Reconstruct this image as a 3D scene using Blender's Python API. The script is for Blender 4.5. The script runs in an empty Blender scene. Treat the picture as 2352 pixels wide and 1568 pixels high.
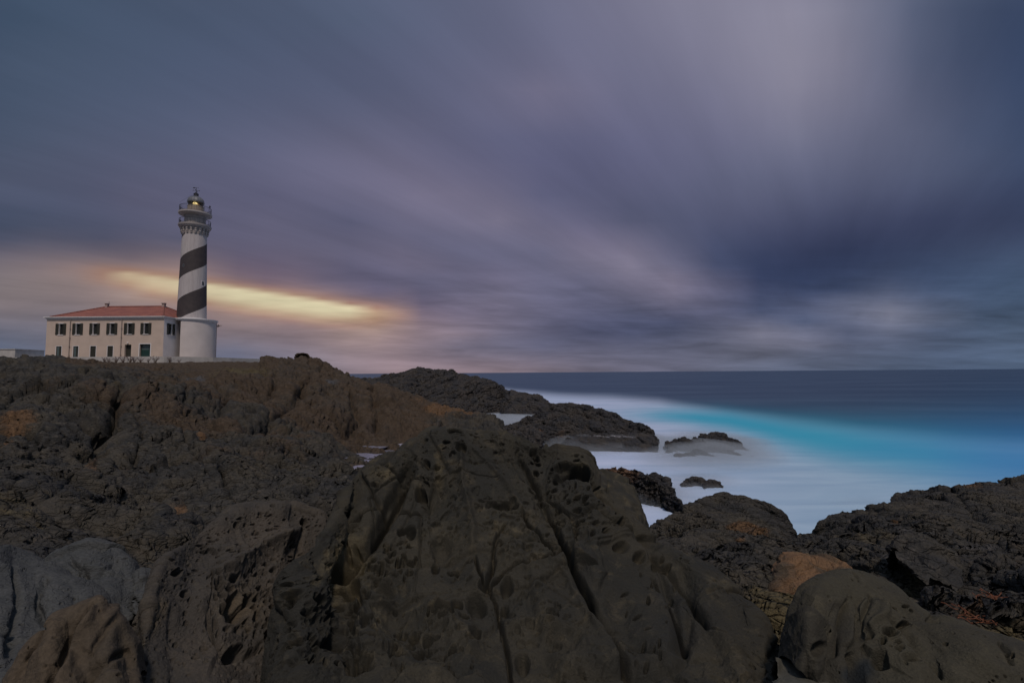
import bpy, math, random
import numpy as np
from mathutils import Matrix, Vector
from concurrent.futures import ThreadPoolExecutor

S = bpy.context.scene
C = S.collection
R = math.radians
PXW = 2352.0
F = PXW * 17.0 / 36.0
EYE = 7.0

# ------------------------------------------------------------------ camera
PITCH, ROLL = R(3.68), R(0.41)
fw = np.array([0, math.cos(PITCH), math.sin(PITCH)])
up0 = np.array([0, -math.sin(PITCH), math.cos(PITCH)])
rt = math.cos(ROLL) * np.array([1.0, 0, 0]) - math.sin(ROLL) * up0
up = math.sin(ROLL) * np.array([1.0, 0, 0]) + math.cos(ROLL) * up0
cam = bpy.data.cameras.new("camera")
cam.lens = 17.0
cam.sensor_width = 36.0
cam.clip_start = 0.05
cam.clip_end = 200000.0
camo = bpy.data.objects.new("camera", cam)
C.objects.link(camo)
m = Matrix.Identity(4)
for i in range(3):
    m[i][0] = rt[i]; m[i][1] = up[i]; m[i][2] = -fw[i]
m[2][3] = EYE
camo.matrix_world = m
S.camera = camo

def P(px, py, d):
    px = np.asarray(px, float); py = np.asarray(py, float); d = np.asarray(d, float)
    a = (px - 1176.0) / F; b = (784.0 - py) / F
    v = fw + a[..., None] * rt + b[..., None] * up
    v = v * (d / v[..., 1])[..., None]
    v[..., 2] += EYE
    return v

def proj(p):
    q = p - np.array([0, 0, EYE])
    z = np.maximum(q @ fw, 0.05)
    return 1176.0 + F * (q @ rt) / z, 784.0 - F * (q @ up) / z

# ------------------------------------------------------------------ light
S.view_settings.view_transform = 'Standard'
S.view_settings.look = 'None'
S.view_settings.exposure = 0.0
S.view_settings.gamma = 1.0
FILL_EL, FILL_AZ = 58.0, 170.0     # azimuth clockwise from +Y: added fill from high behind the camera; the real sun glows ahead
fill_sun = bpy.data.lights.new("fill_sun", 'SUN')
fill_sun.energy = 1.75
fill_sun.angle = R(6)
fill_sun.color = (1.0, 0.86, 0.76)
fill_suno = bpy.data.objects.new("fill_sun", fill_sun)
C.objects.link(fill_suno)
sd = Vector((math.sin(R(FILL_AZ)) * math.cos(R(FILL_EL)), math.cos(R(FILL_AZ)) * math.cos(R(FILL_EL)), math.sin(R(FILL_EL))))
fill_suno.rotation_euler = sd.to_track_quat('Z', 'Y').to_euler()
fill_suno.location = (0, -30, 60)

def lin(c):
    c = np.asarray(c, float) / 255.0
    return np.where(c <= 0.04045, c / 12.92, ((c + 0.055) / 1.055) ** 2.4)

class NT:
    """small helper to write node graphs"""
    def __init__(self, tree):
        self.t = tree; tree.nodes.clear()
    def n(self, kind, **kw):
        nd = self.t.nodes.new(kind)
        for k, v in kw.items():
            if k.startswith('_'):
                nd.inputs[int(k[1:])].default_value = v
            else:
                setattr(nd, k, v)
        return nd
    def l(self, a, b):
        self.t.links.new(a, b)
    def put(self, sock, v):
        if isinstance(v, bpy.types.NodeSocket): self.t.links.new(v, sock)
        elif v is not None: sock.default_value = v
    def math(self, op, a, b=None, c=None, clamp=False):
        nd = self.n('ShaderNodeMath', operation=op); nd.use_clamp = clamp
        for i, v in enumerate((a, b, c)):
            if v is not None: self.put(nd.inputs[i], v)
        return nd.outputs[0]
    def vmath(self, op, a, b=None, out=0):
        nd = self.n('ShaderNodeVectorMath', operation=op)
        for i, v in enumerate((a, b)):
            if v is not None: self.put(nd.inputs[i], v)
        return nd.outputs[out]
    def mix(self, fac, a, b, blend='MIX'):
        nd = self.n('ShaderNodeMix', data_type='RGBA', blend_type=blend)
        self.put(nd.inputs['Factor'], fac)
        self.put(nd.inputs[6], a); self.put(nd.inputs[7], b)
        return nd.outputs[2]
    def ramp(self, fac, stops, interp='LINEAR'):
        nd = self.n('ShaderNodeValToRGB'); cr = nd.color_ramp; cr.interpolation = interp
        while len(cr.elements) > 1: cr.elements.remove(cr.elements[-1])
        cr.elements[0].position = stops[0][0]; cr.elements[0].color = tuple(stops[0][1]) + (1,)
        for p, c in stops[1:]:
            e = cr.elements.new(p); e.color = tuple(c) + (1,)
        self.put(nd.inputs[0], fac)
        return nd.outputs[0]
    def maprange(self, v, a, b, c=0.0, d=1.0, smooth=True):
        nd = self.n('ShaderNodeMapRange', interpolation_type='SMOOTHSTEP' if smooth else 'LINEAR')
        self.put(nd.inputs[0], v)
        for i, x in enumerate((a, b, c, d)): nd.inputs[i + 1].default_value = x
        return nd.outputs[0]
    def noise(self, vec, scale, detail=4, rough=0.55, dist=0.0, out=0):
        nd = self.n('ShaderNodeTexNoise')
        self.put(nd.inputs['Vector'], vec)
        nd.inputs['Scale'].default_value = scale
        nd.inputs['Detail'].default_value = detail
        nd.inputs['Roughness'].default_value = rough
        nd.inputs['Distortion'].default_value = dist
        return nd.outputs[out]

# ---- sky: colours of the cloud deck, given as directions, evaluated by nodes
def sky_colours():
    pts = []
    def row(py, *cs):
        for px, c in cs: pts.append((px, py, c))
    row(-60, (-200,(66,82,106)),(400,(76,88,113)),(800,(84,94,120)),(1200,(98,102,128)),(1600,(122,122,144)),(1900,(130,130,152)),(2200,(84,94,120)),(2500,(58,72,100)))
    row(0, (-150,(62,78,102)),(0,(66,82,106)),(400,(74,87,112)),(800,(82,93,118)),(1200,(98,102,128)),(1450,(112,113,138)),(1700,(124,124,146)),(1850,(134,133,154)),(2000,(124,126,148)),(2100,(94,102,128)),(2200,(78,88,114)),(2352,(62,74,102)),(2500,(58,72,100)))
    row(100,(-150,(66,80,104)),(0,(72,86,110)),(400,(77,89,115)),(800,(84,92,119)),(1200,(98,101,128)),(1450,(106,108,134)),(1700,(120,120,143)),(1850,(134,133,153)),(1980,(124,124,146)),(2090,(92,100,126)),(2200,(76,86,113)),(2352,(62,74,103)))
    row(200,(-150,(66,80,104)),(0,(71,84,108)),(400,(80,90,116)),(800,(86,93,120)),(1100,(94,97,124)),(1260,(112,110,136)),(1450,(100,102,129)),(1700,(112,113,138)),(1860,(130,129,150)),(2000,(112,114,138)),(2100,(92,98,124)),(2200,(78,87,114)),(2352,(64,76,105)))
    row(300,(-150,(70,82,106)),(0,(75,86,110)),(400,(85,92,118)),(800,(96,98,124)),(1100,(92,95,124)),(1300,(92,95,125)),(1500,(96,98,127)),(1700,(102,104,131)),(1850,(112,114,138)),(2000,(100,104,130)),(2120,(92,98,124)),(2250,(74,84,112)),(2352,(66,78,107)))
    row(380,(0,(80,87,111)),(400,(90,93,119)),(700,(102,102,129)),(900,(108,106,132)),(1050,(100,100,128)),(1250,(90,92,122)),(1500,(92,94,123)),(1700,(94,98,125)),(2000,(92,97,124)),(2200,(80,88,115)),(2352,(66,77,106)))
    row(440,(0,(77,84,108)),(300,(90,91,116)),(600,(92,93,120)),(850,(102,101,127)),(1000,(116,112,137)),(1130,(106,104,130)),(1250,(90,92,121)),(1500,(88,91,119)),(1750,(88,92,119)),(2050,(80,86,114)),(2200,(70,78,106)),(2352,(60,69,98)))
    row(500,(-150,(66,74,98)),(0,(69,78,101)),(200,(76,81,104)),(400,(92,92,116)),(600,(96,95,120)),(800,(88,90,117)),(1000,(106,104,130)),(1150,(118,114,138)),(1280,(98,98,126)),(1450,(82,86,113)),(1700,(80,84,112)),(1950,(70,76,105)),(2150,(60,67,96)),(2352,(56,64,92)))
    row(545,(0,(76,80,102)),(200,(76,79,101)),(400,(84,85,107)),(600,(96,94,118)),(800,(94,93,118)),(1000,(92,93,119)),(1150,(104,103,129)),(1250,(108,106,131)),(1380,(112,108,134)),(1500,(92,94,120)),(1650,(72,78,107)),(1900,(60,66,95)),(2100,(55,62,90)),(2352,(60,69,97)))
    row(580,(-100,(104,99,112)),(0,(108,101,113)),(150,(112,102,112)),(300,(104,94,106)),(500,(96,90,110)),(700,(100,96,118)),(900,(106,102,126)),(1100,(96,97,123)),(1250,(102,102,128)),(1400,(122,116,138)),(1500,(108,106,131)),(1600,(78,83,111)),(1800,(60,66,95)),(2000,(54,61,89)),(2200,(62,71,99)),(2352,(66,78,106)))
    row(610,(-100,(118,110,118)),(0,(120,111,118)),(150,(138,119,119)),(260,(188,158,130)),(400,(146,124,122)),(550,(104,92,109)),(750,(98,93,115)),(950,(108,103,126)),(1100,(104,101,126)),(1300,(104,103,128)),(1430,(122,117,138)),(1530,(108,106,130)),(1650,(70,76,104)),(1850,(56,62,90)),(2050,(62,70,98)),(2352,(70,83,110)))
    row(640,(-100,(120,111,118)),(0,(122,113,118)),(150,(130,117,119)),(260,(176,150,132)),(330,(228,212,166)),(420,(230,214,168)),(500,(196,166,138)),(620,(114,98,112)),(750,(96,91,113)),(950,(98,96,120)),(1150,(108,104,128)),(1350,(104,103,128)),(1530,(122,116,137)),(1620,(96,96,122)),(1750,(58,64,92)),(1900,(60,67,95)),(2100,(66,76,104)),(2352,(70,84,111)))
    row(670,(-100,(122,112,118)),(0,(124,114,118)),(200,(134,118,120)),(330,(168,145,136)),(430,(208,190,158)),(520,(232,218,172)),(610,(214,188,150)),(700,(150,124,122)),(850,(98,91,112)),(1000,(94,92,116)),(1200,(104,102,126)),(1400,(98,98,123)),(1560,(118,113,135)),(1680,(90,91,117)),(1800,(58,65,93)),(1950,(64,72,100)),(2150,(72,83,110)),(2352,(72,86,112)))
    row(695,(-100,(120,110,118)),(0,(122,112,118)),(200,(128,116,120)),(350,(140,122,122)),(480,(184,160,142)),(600,(226,210,166)),(700,(234,220,176)),(790,(216,190,150)),(870,(142,118,120)),(950,(104,95,115)),(1100,(116,109,128)),(1250,(102,100,124)),(1400,(96,96,121)),(1560,(110,107,130)),(1700,(82,86,112)),(1820,(72,78,106)),(1950,(92,97,121)),(2080,(92,98,122)),(2200,(76,87,113)),(2352,(74,88,114)))
    row(718,(-100,(112,106,117)),(0,(116,109,118)),(200,(122,112,120)),(400,(136,118,122)),(550,(154,132,128)),(680,(196,176,150)),(780,(232,216,172)),(860,(228,208,164)),(910,(160,134,128)),(970,(116,104,122)),(1100,(110,104,126)),(1300,(98,97,121)),(1450,(88,90,115)),(1600,(96,96,121)),(1750,(74,80,107)),(1880,(92,96,120)),(2050,(112,114,133)),(2150,(86,94,118)),(2352,(76,90,115)))
    row(742,(-100,(100,101,118)),(0,(106,104,118)),(250,(114,108,120)),(500,(128,114,122)),(700,(142,122,126)),(850,(168,144,134)),(950,(134,117,127)),(1100,(118,110,128)),(1250,(96,95,119)),(1400,(84,86,112)),(1550,(78,82,108)),(1700,(94,96,119)),(1850,(74,82,108)),(2000,(100,104,126)),(2100,(112,115,134)),(2200,(80,91,116)),(2352,(78,92,117)))
    row(768,(-100,(92,98,120)),(0,(96,100,119)),(250,(110,106,120)),(500,(122,112,122)),(700,(134,118,126)),(900,(150,129,132)),(1050,(128,116,130)),(1200,(108,104,125)),(1320,(80,83,110)),(1480,(74,79,106)),(1620,(86,90,114)),(1740,(114,114,133)),(1860,(100,103,125)),(1980,(78,86,112)),(2150,(80,90,115)),(2352,(80,94,118)))
    row(795,(-100,(88,98,122)),(0,(90,99,121)),(250,(104,104,121)),(520,(104,106,126)),(700,(124,114,126)),(900,(140,123,131)),(1020,(112,106,124)),(1100,(94,95,118)),(1230,(90,92,116)),(1400,(96,97,120)),(1550,(92,95,118)),(1700,(104,106,127)),(1850,(106,108,129)),(2000,(86,93,117)),(2150,(80,91,116)),(2352,(80,94,119)))
    row(820,(-100,(86,98,124)),(0,(86,98,124)),(250,(98,103,124)),(520,(98,104,128)),(700,(118,113,128)),(850,(136,121,131)),(1000,(126,115,130)),(1200,(108,105,125)),(1400,(100,101,123)),(1600,(98,101,123)),(1850,(90,97,120)),(2100,(80,92,117)),(2352,(80,95,120)))
    row(848,(-100,(86,98,124)),(0,(86,98,124)),(500,(102,106,128)),(750,(128,118,131)),(900,(144,126,134)),(1100,(142,124,133)),(1250,(124,115,130)),(1500,(106,106,127)),(1750,(94,101,123)),(2000,(84,95,119)),(2352,(78,93,118)))
    row(900,(-100,(84,92,116)),(900,(128,116,128)),(1500,(100,102,122)),(2352,(76,90,115)))
    pts = np.array([(a, b, *c) for a, b, c in pts], float)
    return pts

def sst(x, a, b):
    t = np.clip((x - a) / (b - a), 0, 1); return t * t * (3 - 2 * t)

def bake_sky(pxs, pys):
    pts = sky_colours()
    br = pts[:, 2] > 172
    pts = pts[~br]
    A = pts[:, :2].copy(); col = lin(pts[:, 2:])
    sx = 1 / 110.0
    def co(px, py):
        # rows lie closer together near the horizon
        return np.stack([px * sx, (py * 1.0) / 52.0], -1)
    X = co(A[:, 0], A[:, 1])
    D = np.linalg.norm(X[:, None] - X[None], axis=-1)
    K = D + 0.0
    K[np.arange(len(K)), np.arange(len(K))] -= 0.05
    W = np.linalg.solve(K, col - col.mean(0))
    g = np.stack(np.meshgrid(pxs, pys), -1)
    Q = co(g[..., 0], g[..., 1])
    Dq = np.linalg.norm(Q[:, :, None] - X[None, None], axis=-1)
    out = Dq @ W + col.mean(0)
    rm = out.mean(axis=1, keepdims=True); out = rm + (out - rm) * 1.12
    out = out * np.array([1.01, .995, .985])
    lum = out @ np.array([.25, .6, .15]); out = out * .95 + lum[..., None] * .05 + .002
    # the bright opening in the clouds
    X_, Y_ = g[..., 0], g[..., 1]
    top = np.interp(X_, [200, 270, 400, 600, 750, 880, 930], [608, 614, 632, 662, 687, 711, 720])
    bot = np.interp(X_, [200, 270, 330, 400, 600, 750, 880, 930], [622, 632, 654, 668, 704, 726, 727, 722])
    w = sst(Y_, top - 5, top + 9) * (1 - sst(Y_, bot - 16, bot + 18)) * sst(X_, 225, 300) * (1 - sst(X_, 815, 885))
    w2 = sst(Y_, top - 26, top + 6) * (1 - sst(Y_, bot + 0, bot + 34)) * sst(X_, 150, 270) * (1 - sst(X_, 860, 955))
    out = out + (lin((172, 124, 92)) - out) * (w2 * .6)[..., None]
    out = out + (lin((216, 205, 170)) - out) * (w * (.62 + .38 * sst(X_, 320, 560)))[..., None]
    return np.clip(out, 0.02, 0.9)

world = bpy.data.worlds.new("World")
S.world = world
world.use_nodes = True
g = NT(world.node_tree)
tc = g.n('ShaderNodeTexCoord')
dirv = g.vmath('NORMALIZE', tc.outputs['Generated'])
sep = g.n('ShaderNodeSeparateXYZ'); g.l(dirv, sep.inputs[0])
dx, dy, dz = sep.outputs
# long streaks of cloud, drawn out along one bearing on a flat deck above the sea
zc = g.math('MAXIMUM', g.math('ADD', dz, 0.06), 0.05)
cx = g.math('DIVIDE', dx, zc); cy = g.math('DIVIDE', dy, zc)
wa = math.atan2(1900 - 1176, F)
along = g.math('ADD', g.math('MULTIPLY', cx, math.sin(wa)), g.math('MULTIPLY', cy, math.cos(wa)))
across = g.math('SUBTRACT', g.math('MULTIPLY', cx, math.cos(wa)), g.math('MULTIPLY', cy, math.sin(wa)))
cv = g.n('ShaderNodeCombineXYZ')
g.l(g.math('MULTIPLY', along, 0.14), cv.inputs[0]); g.l(across, cv.inputs[1])
st1 = g.noise(cv.outputs[0], 1.1, 3, 0.5)
st2 = g.noise(cv.outputs[0], 4.5, 4, 0.6)
yc = g.math('MAXIMUM', dy, 0.15)
uu = g.math('DIVIDE', dx, yc)
vv = g.math('DIVIDE', dz, yc)
vw = g.math('MULTIPLY', g.math('MINIMUM', vv, 0.5), g.math('SUBTRACT', st1, 0.5))
vv = g.math('ADD', vv, g.math('MULTIPLY', vw, 0.10))
# low on the horizon the cloud bars lie flat and fine
hv = g.n('ShaderNodeCombineXYZ')
g.l(g.math('MULTIPLY', uu, 2.2), hv.inputs[0]); g.l(g.math('MULTIPLY', g.math('ADD', vv, g.math('MULTIPLY', uu, 0.04)), 24.0), hv.inputs[1])
bar = g.noise(hv.outputs[0], 1.0, 5, 0.58, 0.3)
hv2 = g.n('ShaderNodeCombineXYZ')
g.l(g.math('MULTIPLY', uu, 6.0), hv2.inputs[0]); g.l(g.math('MULTIPLY', vv, 46.0), hv2.inputs[1])
bar2 = g.noise(hv2.outputs[0], 1.0, 4, 0.6, 0.6)
pxs = np.array([-120, -20, 80, 160, 225, 285, 345, 410, 475, 540, 605, 670, 735, 800, 860, 915, 970, 1050, 1150, 1250, 1350, 1450, 1550, 1650, 1750, 1850, 1950, 2050, 2150, 2260, 2370, 2480], float)
pys = np.array([-60, 0, 60, 120, 180, 240, 300, 350, 400, 440, 475, 505, 535, 560, 578, 592, 602, 612, 622, 632, 642, 652, 662, 672, 682, 692, 702, 712, 722, 732, 744, 756, 768, 782, 797, 815, 835, 852, 880], float)
grid = bake_sky(pxs, pys)
U0, U1 = -1.2, 1.2
us = (pxs - 1176) / F
vs = [((855.4 - py) / F) for py in pys]
ufac = g.maprange(uu, U0, U1, smooth=False)
prev = None
for i in range(len(pys) - 1, -1, -1):
    stops = [((u - U0) / (U1 - U0), grid[i, j]) for j, u in enumerate(us)]
    r_ = g.ramp(ufac, stops)
    if prev is None:
        prev = r_
    else:
        prev = g.mix(g.maprange(vv, vs[i + 1], vs[i], smooth=False), prev, r_)
stv = g.math('ADD', g.math('MULTIPLY', g.math('SUBTRACT', st1, 0.5), 0.36), g.math('MULTIPLY', g.math('SUBTRACT', st2, 0.5), 0.27))
stv = g.math('MULTIPLY', stv, g.maprange(dz, 0.0, 0.14))
low = g.math('MULTIPLY', g.maprange(vv, 0.30, 0.05), g.maprange(uu, -0.75, 0.05, 0.55, 1.0))
barv = g.math('ADD', g.math('MULTIPLY', g.math('SUBTRACT', bar, 0.5), 1.45), g.math('MULTIPLY', g.math('SUBTRACT', bar2, 0.5), 0.7))
stv = g.math('ADD', stv, g.math('MULTIPLY', barv, low))
stc = g.n('ShaderNodeCombineColor')
for i in range(3): g.l(g.math('ADD', stv, 1.0), stc.inputs[i])
deck = g.mix(1.0, prev, stc.outputs[0], 'MULTIPLY')
# unseen sky overhead and behind, made paler to light walls and rocks
back = g.mix(g.maprange(dz, 0.0, 0.8), (0.10, 0.11, 0.14, 1), (0.20, 0.26, 0.38, 1))
bf = g.math('MAXIMUM', g.maprange(dy, 0.42, -0.25), g.maprange(dz, 0.62, 0.95))
deck = g.mix(bf, deck, back)
skyt = g.n('ShaderNodeTexSky', sky_type='NISHITA')
skyt.sun_disc = False
skyt.sun_elevation = R(FILL_EL)
skyt.sun_rotation = R(FILL_AZ)
bg1 = g.n('ShaderNodeBackground'); g.l(skyt.outputs[0], bg1.inputs[0]); bg1.inputs[1].default_value = 0.05
bg2 = g.n('ShaderNodeBackground'); g.l(deck, bg2.inputs[0]); bg2.inputs[1].default_value = 1.0
mx = g.n('ShaderNodeMixShader'); mx.inputs[0].default_value = 0.985
g.l(bg1.outputs[0], mx.inputs[1]); g.l(bg2.outputs[0], mx.inputs[2])
wo = g.n('ShaderNodeOutputWorld'); g.l(mx.outputs[0], wo.inputs[0])

# ------------------------------------------------------------------ tags
def tag(o, label=None, cat=None, group=None, kind=None):
    if label: o['label'] = label
    if cat: o['category'] = cat
    if group: o['group'] = group
    if kind: o['kind'] = kind
    return o

def empty(name, loc, rz=0.0):
    o = bpy.data.objects.new(name, None)
    o.empty_display_size = 0.3
    C.objects.link(o); o.location = loc; o.rotation_euler = (0, 0, rz)
    return o

class MB:
    """collects simple shapes into one mesh"""
    def __init__(self): self.v = []; self.f = []
    def box(self, x0, x1, y0, y1, z0, z1):
        b = len(self.v)
        self.v += [(x0,y0,z0),(x1,y0,z0),(x1,y1,z0),(x0,y1,z0),(x0,y0,z1),(x1,y0,z1),(x1,y1,z1),(x0,y1,z1)]
        self.f += [tuple(b + i for i in q) for q in ((0,3,2,1),(4,5,6,7),(0,1,5,4),(1,2,6,5),(2,3,7,6),(3,0,4,7))]
    def lathe(self, prof, n=48, a0=0.0, a1=2*math.pi, cx=0.0, cy=0.0):
        full = abs(a1 - a0 - 2 * math.pi) < 1e-6
        b = len(self.v); k = n if full else n + 1
        for r, z in prof:
            for i in range(k):
                a = a0 + (a1 - a0) * i / n
                self.v.append((cx + r * math.cos(a), cy + r * math.sin(a), z))
        for j in range(len(prof) - 1):
            for i in range(n):
                i2 = (i + 1) % k
                self.f.append((b + j*k + i, b + j*k + i2, b + (j+1)*k + i2, b + (j+1)*k + i))
    def tube(self, p, q, r, n=8):
        p = Vector(p); q = Vector(q); d = (q - p)
        if d.length < 1e-6: return
        z = d.normalized(); x = z.orthogonal().normalized(); y = z.cross(x)
        b = len(self.v)
        for c in (p, q):
            for i in range(n):
                a = 2 * math.pi * i / n
                self.v.append(tuple(c + (x * math.cos(a) + y * math.sin(a)) * r))
        for i in range(n):
            self.f.append((b+i, b+(i+1)%n, b+n+(i+1)%n, b+n+i))
        self.f.append(tuple(b+i for i in reversed(range(n)))); self.f.append(tuple(b+n+i for i in range(n)))
    def quad(self, a, b_, c, d):
        b = len(self.v); self.v += [tuple(a), tuple(b_), tuple(c), tuple(d)]; self.f.append((b, b+1, b+2, b+3))
    def build(self, name, mat, parent=None, smooth=False):
        me = bpy.data.meshes.new(name); me.from_pydata(self.v, [], self.f)
        me.materials.append(mat)
        if smooth:
            me.shade_smooth()
            try: me.set_sharp_from_angle(angle=R(35))
            except Exception: pass
        me.update()
        o = bpy.data.objects.new(name, me); C.objects.link(o)
        if parent: o.parent = parent
        return o

# ------------------------------------------------------------------ numpy noise
rng = np.random.default_rng(7)
LAT = rng.random(64**3).astype(np.float32)
JT = rng.random((3, 32**3)).astype(np.float32)
CT = rng.random(32**3).astype(np.float32)
POOL = ThreadPoolExecutor(4)

def _vn(p, seed):
    p = p + np.float32(seed * 7.31)
    fl = np.floor(p); fr = p - fl
    i = fl.astype(np.int32)
    w = fr * fr * (3 - 2 * fr)
    x0 = (i[:, 0] & 63) << 12; x1 = ((i[:, 0] + 1) & 63) << 12
    y0 = (i[:, 1] & 63) << 6; y1 = ((i[:, 1] + 1) & 63) << 6
    z0 = i[:, 2] & 63; z1 = (i[:, 2] + 1) & 63
    wx, wy, wz = w[:, 0], w[:, 1], w[:, 2]
    def l(a, b, t): return a + (b - a) * t
    a = l(l(LAT[x0|y0|z0], LAT[x1|y0|z0], wx), l(LAT[x0|y1|z0], LAT[x1|y1|z0], wx), wy)
    b = l(l(LAT[x0|y0|z1], LAT[x1|y0|z1], wx), l(LAT[x0|y1|z1], LAT[x1|y1|z1], wx), wy)
    return l(a, b, wz) * 2 - 1

def _vor(p, seed):
    p = p + np.float32(seed * 3.17)
    fl = np.floor(p); fr = (p - fl).astype(np.float32); i = fl.astype(np.int32)
    n = len(p)
    f1 = np.full(n, 9, np.float32); f2 = np.full(n, 9, np.float32); cid = np.zeros(n, np.float32); vx = np.zeros(n, np.float32); vy = np.zeros(n, np.float32); vz = np.zeros(n, np.float32)
    for dx_ in (-1, 0, 1):
        for dy_ in (-1, 0, 1):
            for dz_ in (-1, 0, 1):
                h = (((i[:, 0] + dx_) & 31) << 10) | (((i[:, 1] + dy_) & 31) << 5) | ((i[:, 2] + dz_) & 31)
                ax = JT[0][h] + dx_ - fr[:, 0]; ay = JT[1][h] + dy_ - fr[:, 1]; az = JT[2][h] + dz_ - fr[:, 2]
                d = ax * ax + ay * ay + az * az
                c = d < f1
                f2 = np.where(c, f1, np.minimum(f2, d))
                cid = np.where(c, CT[h], cid)
                vx = np.where(c, ax, vx); vy = np.where(c, ay, vy); vz = np.where(c, az, vz)
                f1 = np.where(c, d, f1)
    t = (np.cos(cid * 91.7) * vx + np.sin(cid * 57.3) * vy + np.cos(cid * 31.1 + 1) * vz)
    return np.stack([np.sqrt(f1), np.sqrt(f2), cid, t], -1)

def chunked(fn, p, *a):
    p = np.asarray(p, np.float32)
    parts = np.array_split(p, max(4, len(p) // 60000))
    return np.concatenate(list(POOL.map(lambda q: fn(q, *a), parts)))
def vn(p, seed=0): return chunked(_vn, p, seed)
def vor(p, seed=0): return chunked(_vor, p, seed)
def fbm(p, octs=4, seed=0, gain=0.5, lac=2.03, ridged=False):
    p = np.asarray(p, np.float32); out = np.zeros(len(p), np.float32); a = 1.0; t = 0
    for k in range(octs):
        v = vn(p * np.float32(lac ** k), seed + k)
        if ridged: v = 1 - 2 * np.abs(v)
        out += v * a; t += a; a *= gain
    return out / t

def sstep(x, a, b):
    t = np.clip((x - a) / (b - a), 0, 1); return t * t * (3 - 2 * t)

def rotmat(ax, ay, az):
    cx_, sx_, cy_, sy_, cz_, sz_ = math.cos(ax), math.sin(ax), math.cos(ay), math.sin(ay), math.cos(az), math.sin(az)
    X = np.array([[1,0,0],[0,cx_,-sx_],[0,sx_,cx_]]); Y = np.array([[cy_,0,sy_],[0,1,0],[-sy_,0,cy_]]); Z = np.array([[cz_,-sz_,0],[sz_,cz_,0],[0,0,1]])
    return (Z @ Y @ X).astype(np.float32)

def grid_normals(p):
    du = np.gradient(p, axis=1); dv = np.gradient(p, axis=0)
    n = np.cross(du, dv)
    n /= np.maximum(np.linalg.norm(n, axis=-1, keepdims=True), 1e-9)
    return n

def grid_mesh(name, p, mat, attrs=None, keep=None, parent=None, origin=None, flip=False):
    nr, nc = p.shape[:2]
    idx = np.arange(nr * nc, dtype=np.int32).reshape(nr, nc)
    q = np.stack([idx[:-1, :-1], idx[:-1, 1:], idx[1:, 1:], idx[1:, :-1]], -1).reshape(-1, 4)
    if flip: q = q[:, ::-1]
    v = p.reshape(-1, 3)
    if keep is not None:
        kf = keep[:-1, :-1] | keep[1:, :-1] | keep[:-1, 1:] | keep[1:, 1:]
        q = q[kf.reshape(-1)]
        used = np.zeros(len(v), bool); used[q.reshape(-1)] = True
        rem = np.cumsum(used) - 1
        q = rem[q].astype(np.int32)
        v = v[used]
    else: used = None
    if origin is not None: v = v - np.asarray(origin)
    me = bpy.data.meshes.new(name)
    me.vertices.add(len(v)); me.vertices.foreach_set('co', v.astype(np.float32).ravel())
    me.loops.add(len(q) * 4); me.loops.foreach_set('vertex_index', np.ascontiguousarray(q).ravel())
    me.polygons.add(len(q))
    me.polygons.foreach_set('loop_start', np.arange(0, len(q) * 4, 4, dtype=np.int32))
    me.polygons.foreach_set('loop_total', np.full(len(q), 4, np.int32))
    me.update(calc_edges=True)
    me.shade_smooth()
    for k, a in (attrs or {}).items():
        a = a.reshape(-1)
        if used is not None: a = a[used]
        at = me.attributes.new(k, 'FLOAT', 'POINT'); at.data.foreach_set('value', a.astype(np.float32))
    me.materials.append(mat)
    o = bpy.data.objects.new(name, me); C.objects.link(o)
    if origin is not None: o.location = origin
    if parent: o.parent = parent
    return o

def catmull(a, n, axis):
    """smooth interpolation of control net along an axis to n samples"""
    a = np.moveaxis(a, axis, 0); k = len(a)
    t = np.linspace(0, k - 1, n); i = np.minimum(t.astype(int), k - 2); f = (t - i)
    f = f.reshape((-1,) + (1,) * (a.ndim - 1))
    g0 = a[np.maximum(i - 1, 0)]; g1 = a[i]; g2 = a[i + 1]; g3 = a[np.minimum(i + 2, k - 1)]
    m1 = (g2 - g0) * 0.42; m2 = (g3 - g1) * 0.42
    h = (2*f**3 - 3*f**2 + 1) * g1 + (f**3 - 2*f**2 + f) * m1 + (-2*f**3 + 3*f**2) * g2 + (f**3 - f**2) * m2
    return np.moveaxis(h, 0, axis)

def seg_dist(px, py, line):
    """distance in picture units to a polyline, and the running parameter 0..1"""
    best = np.full(px.shape, 1e9, np.float32); par = np.zeros(px.shape, np.float32)
    n = len(line) - 1
    for k in range(n):
        x0, y0 = line[k]; x1, y1 = line[k + 1]
        ex, ey = x1 - x0, y1 - y0
        t = np.clip(((px - x0) * ex + (py - y0) * ey) / (ex * ex + ey * ey), 0, 1)
        d = np.hypot(px - x0 - t * ex, py - y0 - t * ey)
        c = d < best; best = np.where(c, d, best); par = np.where(c, (k + t) / n, par)
    return best, par

def carve(h, fx, fy, lines, scale):
    """lines: (points, width px, depth m) -> grooves"""
    for pts, wd, dp in lines:
        wig = 0
        dist, par = seg_dist(fx, fy, pts)
        wloc = wd * (0.55 + 0.45 * par) if wd > 8 else wd
        taper = np.minimum(1, np.minimum(par, 1 - par + (0.3 if wd > 8 else 0)) * 8 + 0.15)
        h = h - dp * taper * np.exp(-(dist / wloc) ** 2)
    return h

# ------------------------------------------------------------------ materials
def mat_new(name):
    mt = bpy.data.materials.new(name); mt.use_nodes = True
    g = NT(mt.node_tree)
    b = g.n('ShaderNodeBsdfPrincipled'); o = g.n('ShaderNodeOutputMaterial'); g.l(b.outputs[0], o.inputs[0])
    return mt, g, b

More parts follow.
